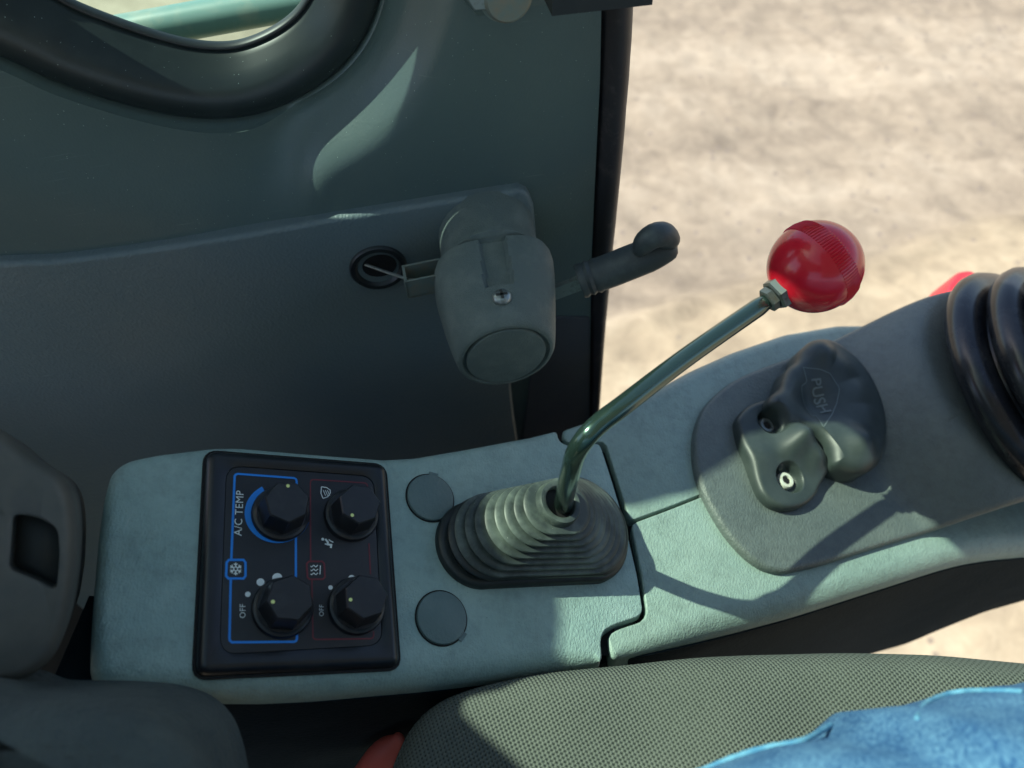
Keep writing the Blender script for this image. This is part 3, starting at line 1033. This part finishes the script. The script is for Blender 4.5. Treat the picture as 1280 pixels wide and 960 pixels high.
# temperature crescent: fat at the left, thin towards the tail
cu_, cl_ = [], []
P = []
n = 40
cx, cy = 372, 283
vv, ff = [], []
for i in range(n + 1):
    g = R(-118 - 224 * i / n)         # from the top, anticlockwise past the left, to the lower right
    t = i / n
    wd = 46 * math.sin(math.pi * min(1, .30 + t * .62)) ** 1.1 if t > .0 else 38
    ro = 116
    for rr in (ro, ro - max(5, wd)):
        q = zp(cx - 10 + rr * 1.10 * math.cos(g), cy + rr * math.sin(g), PH)
        vv.append(K1.w(q[0], q[1], PH + .00005))
for i in range(n): ff.append((2 * i, 2 * i + 1, 2 * i + 3, 2 * i + 2))
bl.add((vv, ff))
bl.obj('blue_marking', M['blue_print'], face, smooth=False)
rd = MB()
zribbon(rd, [(490, 468), (489, 165), (492, 156), (500, 153), (700, 166), (708, 171), (711, 180)], 5)
zribbon(rd, [(716, 400), (722, 520)], 5)
zribbon(rd, [(495, 540), (499, 762), (503, 769), (512, 772), (722, 769), (731, 765), (734, 756), (734, 740)], 5)
zribbon(rd, [(483, 470), (535, 470), (543, 479), (545, 530), (538, 539), (486, 539), (478, 531), (475, 479)], 6, True)
rd.obj('red_marking', M['red_print'], face, smooth=False)
wt = MB()  # printed symbols
c0 = (200, 499)
for k in range(6):                     # snowflake
    g = R(60 * k + 30)
    e = (c0[0] + 24 * math.cos(g), c0[1] + 24 * math.sin(g))
    zribbon(wt, [(c0[0] + 7 * math.cos(g), c0[1] + 7 * math.sin(g)), e], 4)
    m_ = (c0[0] + 14 * math.cos(g), c0[1] + 14 * math.sin(g))
    for s in (-50, 50):
        zribbon(wt, [m_, (m_[0] + 10 * math.cos(g + R(s)), m_[1] + 10 * math.sin(g + R(s)))], 3.2)
zribbon(wt, arcz(c0[0], c0[1], 8, 8, 0, 360, 6)[:-1], 3, True)
for y in (488, 503, 518):              # heater: three waves over a line
    zribbon(wt, [(490 + i * 3.2, y + 3.4 * math.sin(i * 1.25)) for i in range(10)], 3)
zribbon(wt, [(528, 486), (526, 520)], 3)
# windscreen symbol with three waves
zribbon(wt, [(532, 181), (530, 206), (538, 226)], 3.2)
zribbon(wt, [(532, 181), (552, 184), (566, 194), (566, 206), (556, 220), (538, 226)], 3.2)
for dx in (541, 549, 557):
    zribbon(wt, [(dx - 2 + i * 1.0, 194 + i * 2.4) for i in range(0, 10, 3)], 2.4)
# seated figure blown at the feet
wt.add(disc(K1, zp(537, 384, PH), 5.5 / ZS * .45 / 961, PH, 12))
zribbon(wt, [(547, 383), (557, 396), (556, 404), (570, 406), (568, 418)], 7)
zribbon(wt, [(560, 385), (566, 390), (578, 396)], 4)
zribbon(wt, [(556, 404), (545, 402)], 5)
for x, y, r in ((247, 597, 9), (296, 550, 13), (361, 534, 17), (567, 571, 8), (649, 535, 12)):
    wt.add(disc(K1, zp(x, y, PH), r / ZS * .46 / 961, PH, 20))


def ztext(s, x, y, size, dx, dy, sp=1.0):
    P0 = K1.w(*zp(x, y, PH), PH)
    a = K1.w(*zp(x + dx, y + dy, PH), PH)
    xd = (a - P0).normalized()
    yd = K1.n.cross(xd)
    MB().add(text_mesh(s, P0, xd, yd, size, sp)).obj('lettering', M['white_print'], face, smooth=False)


ztext('A/C TEMP', 214, 282, 28 / ZS * .46 / 961 * 1.32, 3, -60, 1.06)
ztext('OFF', 228, 662, 20 / ZS * .46 / 961 * 1.32, 0, -40, 1.05)
ztext('OFF', 533, 660, 17 / ZS * .46 / 961 * 1.32, 0, -40, 1.05)
tag(wt.obj('printed_symbols', M['white_print'], face, smooth=False), kind='stuff')

# four knobs
KH = .0195
for kx, ky, tx, ty, dx, dy in ((368, 282, 412, 235, 0, -58), (645, 290, 690, 240, -33, 48), (378, 652, 420, 603, -74, 17), (668, 648, 711, 593, -63, 14)):
    c = V(zp(kx, ky, FH + .003))
    topc = V(zp(tx, ty, FH + KH))
    c = (c + topc) / 2
    o = K1.w(c.x, c.y, FH - .0003)
    ph = random.uniform(0, 50)
    refv = K1.u * math.cos(R(ph)) + K1.v * math.sin(R(ph))
    kb = MB()
    kb.add(lathe(o, K1.n, ((.0158, 0), (.0158, .0022), (.0152, .0032), (.0140, .0036), (.0134, .0042)), 48, ref=refv))
    kbo = kb.obj('control_knob', M['knob'], con)
    g = MB().add(lathe(o, K1.n, ((.0132, .003), (.0120, KH - .0008), (.0113, KH)), 7, ref=refv))
    g.obj('knob_grip', M['knob'], kbo, smooth=False)
    d0 = V(zp(tx + dx, ty + dy, FH + KH)) - topc
    d0 = d0.normalized() * .0088
    MB().add(disc(K1, (c.x + d0.x, c.y + d0.y), .0010, FH + KH + .00003, 14)).obj('pointer_dot', M['dot'], kbo, smooth=False)

# front shells
seamR = [(756, 552), (771, 600), (789, 660), (803, 720), (809, 766), (803, 776), (772, 786), (760, 793), (757, 803), (760, 826)]
seam_mid = (787, 648)
up_pts = [(704, 537), (760, 517), (820, 484), (870, 457), (920, 435), (985, 413), (1050, 402), (1085, 402), (1140, 380), (1220, 380), (1220, 480), (1000, 560), (880, 616), (840, 632), (788, 651), (772, 600), (757, 552), (724, 553), (711, 554), (704, 548)]
u2 = resample(round_poly(K2.uvs(up_pts), .004, seg=4), 320)


def rim_up(p):
    far = K2.uv(900, 560)[1]
    t = max(0, min(1, (p.y - far) / .05))
    return .0008 + .0105 * t


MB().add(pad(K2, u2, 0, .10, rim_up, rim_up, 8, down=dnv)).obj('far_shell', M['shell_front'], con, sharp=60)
lo_far = [(760, 794), (772, 787), (803, 777), (809, 767), (803, 722), (789, 655), (840, 636), (880, 620), (1000, 565), (1220, 520), (1440, 480)]
DROP = .017
near_px = [(1440, 694), (1340, 694), (1280, 697), (1200, 707), (1100, 737), (1000, 769), (950, 783), (900, 796), (850, 808), (800, 819), (760, 827)]
def dropat(x): return .006 + (DROP - .006) * max(0, min(1, (x - 770) / 130))


near_uv = catmull([V(K2.uv(x, y, -dropat(x))) for x, y in near_px], 200, False)
far_uv = resample(round_poly([near_uv[-1]] + [V(p) for p in K2.uvs(lo_far)] + [near_uv[0]], .004, seg=4)[:-1], 260, False)
l2 = far_uv[1:] + near_uv[1:-1]
flag = [0.0] * (len(far_uv) - 1) + [1.0] * (len(near_uv) - 2)
nf_ = len(flag)
flag = [sum(flag[(i + k) % nf_] for k in range(-3, 4)) / 7 for i in range(nf_)]
xa_, xb_ = K2.uv(770, 820)[0], K2.uv(900, 796)[0]
dd_ = [.006 + (DROP - .006) * max(0, min(1, (p.x - xa_) / (xb_ - xa_))) for p in l2]
ra_ = [.0012 + d * t for t, d in zip(flag, dd_)]
rb2 = [.0012 + (d - .0012) * t for t, d in zip(flag, dd_)]
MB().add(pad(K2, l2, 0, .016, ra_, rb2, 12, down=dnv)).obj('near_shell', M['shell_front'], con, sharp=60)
# dark side panel below the shells, undercut towards the front
side_a = [K1.hit(x, y, -.020) for x, y in ((60, 868), (113, 869), (180, 876), (250, 879), (330, 880), (400, 877), (480, 870), (540, 864), (620, 854), (700, 843))]
side_b = [K2.hit(x, y, -dropat(x)) + V((0, .003 if x < 800 else -.0005, -.012 if x < 800 else -.001)) for x, y in near_px[::-1]]
def pix(P):
    d = RC.transposed() @ (P - CAM)
    return 640 + FPX * d.x / -d.z, 480 - FPX * d.y / -d.z


low_edge = [(900, 960), (1000, 868), (1060, 832), (1100, 816), (1130, 806), (1200, 778), (1280, 744), (1340, 728), (1500, 705)]


def low_y(x):
    for (xa, ya), (xb, yb) in zip(low_edge, low_edge[1:]):
        if xa <= x <= xb: return ya + (yb - ya) * (x - xa) / (xb - xa)
    return low_edge[0][1] if x < 900 else low_edge[-1][1]


drops = [.3] * len(side_a)
for p in side_b:
    d = .03
    while d < .28:
        x, y = pix(p + V((0, .006, -d)))
        if y >= low_y(x): break
        d += .002
    drops.append(d)
top_ = side_a + side_b
kk = len(top_)
dr_ = catmull([V((i, d, 0)) for i, d in enumerate(drops)], 120, False)
topc_ = catmull(top_, 120, False)
srg = []
acc = 0
lens = [0]
for i in range(1, kk): lens.append(lens[-1] + (top_[i] - top_[i - 1]).length)
for i, p in enumerate(topc_):
    sl = lens[-1] * i / 119
    k = max(q for q in range(kk - 1) if lens[q] <= sl + 1e-9)
    d = drops[k] + (drops[k + 1] - drops[k]) * (sl - lens[k]) / max(lens[k + 1] - lens[k], 1e-9)
    d += .0012 * noise.noise(V((i * .45, 0, 5)))
    srg.append([p + V((0, .05, -.006)), p + V((0, -.0006, .0012)), p + V((0, -.0006, -.004)), p + V((0, .002, -d * .35)), p + V((0, .003, -d * .75)), p + V((0, .006, -d)), p + V((0, .012, -d - .001)), p + V((0, .12, -d + .01))])
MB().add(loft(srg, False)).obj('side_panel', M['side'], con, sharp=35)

# dark backing seen down the seam between the shells
sbk = []
for x, y in ((704, 545), (756, 553), (771, 600), (788, 655), (803, 720), (807, 768), (757, 800), (757, 836)):
    p = K1.hit(x, y, -.004)
    q = V((0, .010 if y > 790 else 0, -.006))
    sbk.append([p + V((-.007, 0, 0)) + q, p + q, p + V((.007, 0, 0)) + q])
MB().add(loft(sbk, False)).obj('seam_backing', M['hole'], con)

# lever plate with the mound under the joystick
PT = .0065
jc = V(K2.uv(1256, 502, .03))
plate_px = [(869, 566), (871, 536), (882, 508), (905, 484), (935, 466), (985, 447), (1030, 430), (1085, 414), (1130, 402), (1180, 392), (1250, 380), (1420, 380), (1440, 640), (1330, 634), (1280, 638), (1200, 655), (1150, 668), (1090, 686), (1040, 702), (1000, 712), (978, 715), (955, 709), (930, 690), (905, 660), (885, 625), (874, 597)]
pp = catmull([V(p) for p in K2.uvs(plate_px, PT)], 320)
jr = (V(K2.uv(1130, 480, .03)) - jc).length


def mound(x, y):
    d = (V((x, y)) - jc).length
    t = max(0, min(1, (jr * 1.55 - d) / (jr * .62)))
    t = t * t * (3 - 2 * t)
    return .050 * t


MB().add(pad(K2, pp, PT, .006, .004, .0045, 6, hfun=mound, rings=60, center=V(K2.uv(1130, 560, PT)))).obj('lever_plate', M['plate'], con, sharp=55)

# ------------------------------------------------------------------ joystick bellows
joy = thing('joystick', K2.w(jc.x, jc.y, .03), 'black rubber bellows of the joystick at the right edge', 'joystick')
jax = (K2.n * 1.0 + K2.u * .22 - K2.v * .10).normalized()
jo = K2.w(jc.x, jc.y, .046)
for k, (h, r1) in enumerate(((.004, 1.0), (.033, .90), (.061, .81), (.088, .72))):
    R1 = jr * r1
    prof = [(R1 * .74, -.006), (R1 * .9, -.004), (R1 * .97, .000), (R1 * 1.0, .006), (R1 * 1.0, .012), (R1 * .965, .018), (R1 * .90, .0215), (R1 * .80, .0225), (R1 * .73, .019), (R1 * .70, .026)]
    ring = MB().add(lathe(jo, jax, [(a, b + h) for a, b in prof], 96, ref=K2.u, cap0=False, cap1=False)).obj('bellows_fold', M['bellow'], joy, sharp=60)
MB().add(lathe(jo, jax, ((jr * .55, .09), (jr * .45, .13), (.016, .135), (.016, .19)), 48, ref=K2.u)).obj('stem', M['bellow'], joy)

# red tip behind the console
tipf = K2
rt0 = K2.hit(1188, 372, .02)
red = MB()
rp = [K2.uv(1172, 378, .0), K2.uv(1176, 362, .0), K2.uv(1188, 347, .0), K2.uv(1203, 345, .0), K2.uv(1221, 358, .0), K2.uv(1221, 387, .0)]
red.add(pad(K2, round_poly(rp, .006, 60), .012, .03, .0035, .006, 6))
tag(red.obj('red_button', M['red'], origin=rt0), 'bright red plastic tip poking up beyond the console behind the bellows', 'switch')

# ------------------------------------------------------------------ push lever
PB = .0065
pl = thing('push_lever', K2.hit(1000, 590, PB), 'dark grey moulded lever pad marked PUSH with two socket screws', 'lever')


def qp(x, y, h=0.0): return K2.uv(880 + x / 4, 420 + y / 4, h)


base_px = [(163, 440), (178, 395), (215, 355), (270, 330), (340, 322), (450, 360), (560, 470), (640, 600), (625, 660), (580, 745), (555, 800), (500, 848), (420, 868), (345, 850), (290, 800), (258, 735), (225, 640), (185, 540)]
bp_ = catmull([V(p) for p in (qp(x, y, PB + .006) for x, y in base_px)], 200)
s1, s2 = V(qp(312, 448, PB + .004)), V(qp(408, 722, PB + .004))


def basefun(x, y):
    p = V((x, y))
    h = 0
    for s, r in ((s1, .0088), (s2, .0098)):
        d = (p - s).length
        t = max(0, min(1, (r * 1.28 - d) / (r * .3)))
        h -= .008 * t * t * (3 - 2 * t)
    mid_ = V(qp(300, 590, PB + .012))
    h += .004 * math.exp(-((p - mid_).length / .014) ** 2)
    for sx_, sy_, am, sg in ((470, 500, .017, .0125), (430, 560, .008, .012), (560, 600, .010, .011)):
        st = V(qp(sx_, sy_, PB + .014))
        h += am * math.exp(-((p - st).length / sg) ** 2)
    return h


pbase = MB().add(pad(K2, bp_, PB + .009, .011, .004, .005, 5, hfun=basefun, rings=70, center=V(qp(400, 590, PB + .01)))).obj('base_pad', M['push'], pl, sharp=60)
for s, m_ in ((s1, M['steel']), (s2, M['washer'])):
    so_ = K2.w(s.x, s.y, PB + .0012)
    wv = MB().add(lathe(so_, K2.n, ((.0066, 0), (.0066, .003), (.0058, .0042), (.0036, .0042), (.0033, .0010)), 32, ref=K2.u, cap1=True)).obj('socket_screw', m_, pl)
    MB().add(lathe(so_, K2.n, ((.0033, .0032), (.0030, .0036)), 6, ref=K2.u)).obj('hex_socket', M['hole'], wv)
# the grip: a paddle with two lobes and a hollow thumb face
GH = .030
grip_px = [(462, 128), (478, 80), (515, 40), (565, 22), (620, 24), (690, 60), (770, 130), (835, 220), (880, 320), (906, 430), (903, 540), (880, 625), (830, 676), (770, 690), (700, 672), (648, 645), (632, 600), (618, 550), (588, 505), (548, 484), (518, 512), (498, 570), (480, 636), (440, 655), (402, 625), (388, 560), (394, 490), (398, 430), (370, 380), (325, 345), (335, 300), (380, 262), (400, 215), (420, 165)]
gpp = catmull([V(p) for p in (qp(x, y, GH - .006) for x, y in grip_px)], 260)
lobeA, lobeB = V(qp(585, 95, GH)), V(qp(765, 545, GH))
stem0, stem1 = V(qp(455, 420, GH - .008)), V(qp(440, 650, GH - .012))
ridge = [V(qp(x, y, GH)) for x, y in ((590, 95), (690, 160), (770, 280), (815, 400), (790, 520))]
hollow = V(qp(555, 330, GH - .004))
hol2 = V(qp(470, 470, GH - .004))


def gripfun(x, y):
    p = V((x, y))
    h = .006 * math.exp(-((p - lobeA).length / .016) ** 2) + .009 * math.exp(-((p - lobeB).length / .015) ** 2)
    dm = min((p - q).length for q in ridge)
    h += .003 * math.exp(-(dm / .012) ** 2)
    h -= .010 * math.exp(-((p - hollow).length / .017) ** 2)
    h -= .006 * math.exp(-((p - hol2).length / .014) ** 2)
    t = max(0, min(1.1, (p - stem0).dot(stem1 - stem0) / (stem1 - stem0).length_squared))
    ax_ = stem0 + (stem1 - stem0) * t
    h -= .017 * t * math.exp(-((p - ax_).length / .013) ** 2)
    return h


pg = MB().add(pad(K2, gpp, GH, .016, .008, .009, 8, hfun=gripfun, rings=50, center=V(qp(560, 380, GH)), down=-K2.n)).obj('thumb_grip', M['push'], pl, sharp=70)
def on_grip(pts, wpx, mb, lift=.0005, closed=False):
    P = [V(qp(x, y, GH - .006)) for x, y in pts]
    P = resample(P, 80, closed)
    v, f = [], []
    n = len(P)
    for i, p in enumerate(P):
        t = (P[(i + 1) % n] - P[i - 1]) if closed or 0 < i < n - 1 else (P[min(i + 1, n - 1)] - P[max(i - 1, 0)])
        t.normalize()
        nn = V((-t.y, t.x)) * (wpx / 4 * .55 / 961 / 2)
        for s in (1, -1):
            q = p + nn * s
            v.append(K2.w(q.x, q.y, GH + gripfun(q.x, q.y) + lift))
    for i in range(n if closed else n - 1):
        j = (i + 1) % n
        f.append((2 * i, 2 * i + 1, 2 * j + 1, 2 * j))
    mb.add((v, f))


mk = MB()
on_grip([(472, 176), (502, 240), (478, 258), (537, 405), (558, 394), (577, 470), (630, 400), (648, 350), (653, 290), (648, 270), (600, 212), (545, 190)], 5, mk, closed=True)
mk.obj('arrow_outline', M['push_line'], pg, smooth=False)
P0 = K2.w(*qp(572, 305, GH - .006), 0); P1 = K2.w(*qp(600, 368, GH - .006), 0)
xd = (P1 - P0).normalized(); yd = K2.n.cross(xd)
tv, tf = text_mesh('PUSH', P0, xd, yd, .0125, 1.0, .012)
tv2 = []
for p in tv:
    a, b, _ = K2.loc(p)
    tv2.append(K2.w(a, b, GH + gripfun(a, b) + .0006))
MB().add((tv2, tf)).obj('push_lettering', M['push_line'], pg, smooth=False)

# ------------------------------------------------------------------ control lever with red ball
lev = thing('control_lever', K1.hit(662, 690), 'bent dark steel lever with a ribbed red ball knob rising from a rubber gaiter', 'lever')
base_left, base_right = V(K1.uv(598, 680, .002)), V(K1.uv(727, 664, .002))
rl = (V(K1.uv(546, 681)) - base_left).length
rr_ = (V(K1.uv(778, 664)) - base_right).length
BHT = .047
nk = V(K1.uv(700, 628, BHT))


def stadium(t, grow=0.0, n=96):
    """outline at height fraction t: long oval at the base to a round neck"""
    a = base_left.lerp(nk, t ** .9); b = base_right.lerp(nk, t ** .9)
    ra = rl + (.0128 - rl) * t; rb_ = rr_ + (.0128 - rr_) * t
    d = (base_right - base_left).normalized(); nn = V((-d.y, d.x))
    out_ = []
    for i in range(n):
        g = 2 * math.pi * i / n
        x, y = math.cos(g), math.sin(g)
        c, r_ = (b, rb_) if x >= 0 else (a, ra)
        out_.append(c + d * x * (r_ + grow) + nn * y * (r_ + grow))
    return out_


def bring(t, h, grow=0.0):
    return [K1.w(p.x, p.y, h) for p in stadium(t, grow)]


low = [bring(0, -.001, .001), bring(0, .003, .001), bring(0, .0048, 0), bring(.03, .0055, -.0015), bring(.05, .0056, -.002), bring(.06, .008, -.001), bring(.07, .0115, .0012), bring(.09, .013, .0008), bring(.12, .0135, -.0015)]
MB().add(loft(low)).obj('gaiter_base', M['boot_dark'], lev, sharp=60)
fold = []
NF = 8
h0, h1 = .0125, .0435
for k in range(NF):
    ta, tb = .13 + .80 * k / NF, .13 + .80 * (k + 1) / NF
    ha, hb = h0 + (h1 - h0) * k / NF, h0 + (h1 - h0) * (k + 1) / NF
    d = hb - ha
    fold += [bring(ta + .02, ha, -.0012), bring(ta + .010, ha + d * .25, .0010), bring(ta + .014, ha + d * .55, .0022), bring(ta + .028, ha + d * .80, .0021), bring(ta + .055, ha + d * .90, .0006), bring(tb - .02, ha + d * .91, -.0008), bring(tb, ha + d, -.0016)]
MB().add(loft(fold)).obj('gaiter', M['boot'], lev, sharp=50)
neck = lathe(K1.w(nk.x, nk.y, h1 - .003), K1.n, ((.0150, 0), (.0150, .0015), (.0142, .004), (.0140, .0065), (.0132, .0078), (.0106, .0080), (.0098, .0072), (.0096, -.004)), 48, ref=K1.u, cap0=False, cap1=True)
MB().add(neck).obj('gaiter_neck', M['boot'], lev, sharp=50)
MB().add(disc(K1, (nk.x, nk.y), .0094, h1 + .0002)).obj('gaiter_hole', M['hole'], lev)
RR = .0056
tH = (K1.w(nk.x, nk.y, BHT) - CAM).dot(RC @ V((0, 0, -1)))
path = [at(703, 640, tH + .02), at(704, 632, tH + .003), at(709, 606, .432), at(714, 586, .416), at(720, 566, .404), at(733, 546, .397), at(752, 527, .3985), at(780, 506, .403), at(860, 445, .428), at(958, 377, .4575)]
rp_ = catmull(path, 90, False)
MB().add(tube(rp_, [RR] * 87 + [RR * .96, RR * .9, RR * .8], 28)).obj('rod', M['rod'], lev, sharp=50)
bctr = at(1018.5, 333.5, .4575)
e0 = at(955, 379, .4572)
axd = (bctr - e0).normalized()
dist = (bctr - e0).length
MB().add(tube([e0 - axd * .002, e0 + axd * (dist - .022)], .0042, 20)).obj('thread', M['zinc'], lev)
nut = MB()
nut.add(lathe(e0 + axd * .0015, axd, ((.0066, 0), (.0076, .0008), (.0076, .0048), (.0066, .0054)), 6, ref=V((.3, .2, 1))))
nut.add(lathe(e0 + axd * .0067, axd, ((.0088, 0), (.0102, .001), (.0102, .0074), (.0088, .0084)), 6, ref=V((.1, .5, 1))))
nut.obj('lock_nut', M['nut'], lev, smooth=False)
BR = 57 * .462 / 961
pr = []
for i in range(41):
    g = R(-90 + 180 * i / 40)
    pr.append((BR * math.cos(g), BR * math.sin(g)))
ball = MB().add(lathe(bctr, axd, pr, 64)).obj('ball_knob', M['ball'], lev, sharp=80)
# ribbed band around the ball
rib = []
xx = (V((0, 0, 1)) - axd * axd.z).normalized(); yy = axd.cross(xx)
NR = 90 * 2
for zz, dr in ((-.0056, -.0006), (-.0052, .0008), (0, .0009), (.0052, .0008), (.0056, -.0006)):
    r0 = math.sqrt(BR * BR - (zz + .0045) ** 2)
    rib.append([bctr + axd * (zz + .0045) + (xx * math.cos(2 * math.pi * k / NR) + yy * math.sin(2 * math.pi * k / NR)) * (r0 + dr - (.0013 if k % 2 else 0)) for k in range(NR)])
MB().add(loft(rib)).obj('ribbed_band', M['ball'], ball, smooth=False)

# ------------------------------------------------------------------ seat, person, bits at the left
SZ = .565
S = Frame(V((0, 0, SZ)), (1, 0, 0), (0, 0, 1))
seat = thing('operator_seat', V((.2, -.1, .3)), 'olive grey mesh fabric seat cushion beside the console', 'seat')
seat_px = [(478, 985), (490, 940), (512, 896), (544, 866), (590, 847), (650, 834), (720, 824), (800, 815), (900, 807), (1000, 803), (1130, 803), (1280, 813), (1400, 826)]
sp_ = [V(p) for p in S.uvs(seat_px)]
sp_ = resample(catmull(sp_, 120, False), 120, False)
sp_ += [V((sp_[-1].x + .06, sp_[-1].y - .05)), V((sp_[-1].x + .06, -.40)), V((-.15, -.40)), V((sp_[0].x - .04, -.10))]
spo = round_poly(sp_, [0] * 120 + [.03, .05, .05, .03], 360)


def crown(x, y):
    return .004 * noise.noise(V((x * 7, y * 7, 2))) + .002 * noise.noise(V((x * 22, y * 22, 5)))


MB().add(pad(S, spo, .0, .10, .020, .026, 10, hfun=crown, rings=40)).obj('cushion', M['fabric'], seat, sharp=70)
pipe = [V((p.x, p.y)) for p in spo]
nn_ = normals2(spo)
MB().add(tube([S.w(p.x - q.x * .0005, p.y - q.y * .0005, -.029 + crown(p.x, p.y)) for p, q in zip(spo, nn_)] + [S.w(spo[0].x, spo[0].y, -.029)], .003, 8)).obj('piping', M['fabric'], seat)
# backrest wing, close to the lens
BW = Frame(at(120, 915, .27), (1, .1, -.25), V((.15, -.35, .9)))
bw_px = [(-120, 882), (-40, 884), (60, 885), (130, 890), (175, 901), (205, 918), (228, 945), (242, 980), (252, 1030), (256, 1090), (120, 1120), (-120, 1120)]
bwp = catmull([V(p) for p in BW.uvs(bw_px)], 120)
MB().add(pad(BW, bwp, 0, .08, .014, .014, 8)).obj('backrest_wing', M['bolster'], seat, sharp=70)

BK = Frame(V((-.30, -.17, .82)), (0, 1, 0), (1, 0, .18))
MB().add(pad(BK, round_poly([(-.23, -.27), (.235, -.27), (.225, .20), (.15, .27), (-.15, .27), (-.22, .20)], .05, 100), .03, .08, .03, .03, 8)).obj('backrest', M['bolster'], seat)  # unseen seat back, added and sized to keep sun off the wing

# grey housing with a dark slot at the left edge
HF = Frame(at(50, 680, .33), (1, .12, -.45), V((.45, -.42, .78)))
hous = thing('recliner_housing', HF.w(0, 0, -.05), 'worn grey plastic housing with a dark rectangular slot at the left edge', 'housing')
h_px = [(-140, 480), (-60, 500), (0, 536), (40, 572), (75, 590), (92, 618), (97, 660), (95, 720), (86, 780), (66, 828), (30, 856), (-140, 870)]
hpp = resample(round_poly(HF.uvs(h_px), .006, seg=4), 160)
slot_px = [(16, 641), (48, 647), (72, 660), (75, 690), (71, 738), (46, 726), (10, 712)]
slp = round_poly(HF.uvs(slot_px), .003, 80)
scn = sum(slp, V((0, 0))) / 80


def cross(poly, c, d):
    best = None
    for i in range(len(poly)):
        a, b = poly[i - 1], poly[i]
        e = b - a
        den = d.x * e.y - d.y * e.x
        if abs(den) < 1e-12: continue
        t = ((a.x - c.x) * e.y - (a.y - c.y) * e.x) / den
        q = ((a.x - c.x) * d.y - (a.y - c.y) * d.x) / den
        if t > 0 and -1e-6 <= q <= 1 + 1e-6 and (best is None or t < best): best = t
    return c + d * best


v_, f_ = pad(HF, hpp, 0, .10, .006, .012, 8, cap=False)
n_ = len(hpp)
nrm_ = normals2(hpp)
inn_ = [cross(slp, scn, ((p - q * .006) - scn).normalized()) for p, q in zip(hpp, nrm_)]
mid_ = [p.lerp(r_, .93) for p, r_ in zip([p - q * .006 for p, q in zip(hpp, nrm_)], inn_)]
base = len(v_) - n_
for ring, h in ((mid_, 0), (inn_, -.0012), (inn_, -.022)):
    v_ += [HF.w(p.x, p.y, h) for p in ring]
for k in range(3):
    for i in range(n_):
        j = (i + 1) % n_
        f_.append((base + k * n_ + i, base + k * n_ + j, base + (k + 1) * n_ + j, base + (k + 1) * n_ + i))
MB().add((v_, f_)).obj('housing_shell', M['housing'], hous, sharp=50)
big_ = [scn + (p - scn) * 1.15 for p in slp]
MB().add(pad(HF, big_, -.020, .002, .001, .001, 2)).obj('slot_floor', M['housing_in'], hous)

# red belt buckle tip between seat and console
bt = at(488, 944, .47)
bk_ = MB()
bpath = [at(455, 985, .49), at(475, 958, .48), at(490, 938, .475), at(498, 926, .472)]
bk_.add(tube(catmull(bpath, 14, False), [.013] * 8 + [.0125, .012, .011, .0095, .0075, .005], 20, round_ends=True, squash=.7))
tag(bk_.obj('belt_buckle', M['red_dull'], origin=bt), 'dull red plastic buckle tip beside the left corner of the cushion', 'buckle')

# the driver's thigh in blue jeans
person = thing('person', V((0, -.2, SZ)), 'seated person in light blue jeans, only the left thigh showing', 'person')
ths = []
cl = [(V((-.10, -0.067, .655)), .100), (V((.0, -0.042, .655)), .098), (V((.08, -0.017, .655)), .094), (V((.16, 0.006, .653)), .090), (V((.24, 0.026, .650)), .086), (V((.32, 0.043, .645)), .081), (V((.40, 0.058, .636)), .075), (V((.46, 0.068, .61)), .07), (V((.49, 0.073, .55)), .064), (V((.50, 0.078, .42)), .058), (V((.49, 0.078, .25)), .052), (V((.48, 0.078, .1)), .047)]
ctr = [c + V((0, -.012 - .032 * max(0, .22 - c.x) - .05 * max(0, c.x - .17), -.002)) for c in catmull([c[0] for c in cl], 90, False)]
rad = catmull([V((i, c[1], 0)) for i, c in enumerate(cl)], 90, False)
xx = V((0, 1, 0))
for i, p in enumerate(ctr):
    tt = (ctr[min(i + 1, 89)] - ctr[max(i - 1, 0)]).normalized()
    xx = (xx - tt * xx.dot(tt)).normalized(); yy = tt.cross(xx)
    rr0 = rad[i].y
    ring = []
    for k in range(96):
        g = 2 * math.pi * k / 96
        dv = xx * math.cos(g) + yy * math.sin(g)
        q = p + dv * rr0
        e = noise.noise(V((q.x * 11, q.y * 26 + q.x * 14, q.z * 16))) * .0055 + noise.noise(V((q.x * 30, q.y * 60 + q.x * 20, q.z * 40))) * .0022
        e += -.004 * math.exp(-((q.x - .215 + (q.y + .02) * 1.0) / .012) ** 2) + .003 * math.exp(-((q.x - .24 + (q.y + .02) * 1.0) / .012) ** 2)
        ring.append(p + dv * (rr0 + e))
    ths.append(ring)
thv, thf = loft(ths, True, True, True)
leg = MB().add((thv, thf)).obj('jeans', M['denim'], person, sharp=80)
from mathutils.bvhtree import BVHTree
bvh = BVHTree.FromPolygons(thv, thf)


def on_leg(px, py, lift):
    d = ray(px, py).normalized()
    loc, nr, _, _ = bvh.ray_cast(CAM, d)
    if loc is None:
        loc, nr, _, _ = bvh.find_nearest(CAM + d * .34)
    if nr.dot(d) > 0: nr = -nr
    return loc + nr * lift


for pts in ([(850, 970), (872, 960), (915, 943), (960, 930), (1000, 916), (1040, 908)], [(1147, 900), (1160, 880), (1194, 867), (1230, 865), (1275, 866)]):
    path_ = catmull([on_leg(x, y, .0006) for x, y in pts], 50, False)
    for _ in range(6): path_ = [path_[0]] + [(path_[i - 1] + path_[i] * 2 + path_[i + 1]) / 4 for i in range(1, 49)] + [path_[-1]]
    MB().add(tube(path_, [.0011 + .0003 * noise.noise(V((i * .8, 1, 2))) for i in range(50)], 10, round_ends=True)).obj('seam', M['seam'], leg)
bpy.context.view_layer.update()
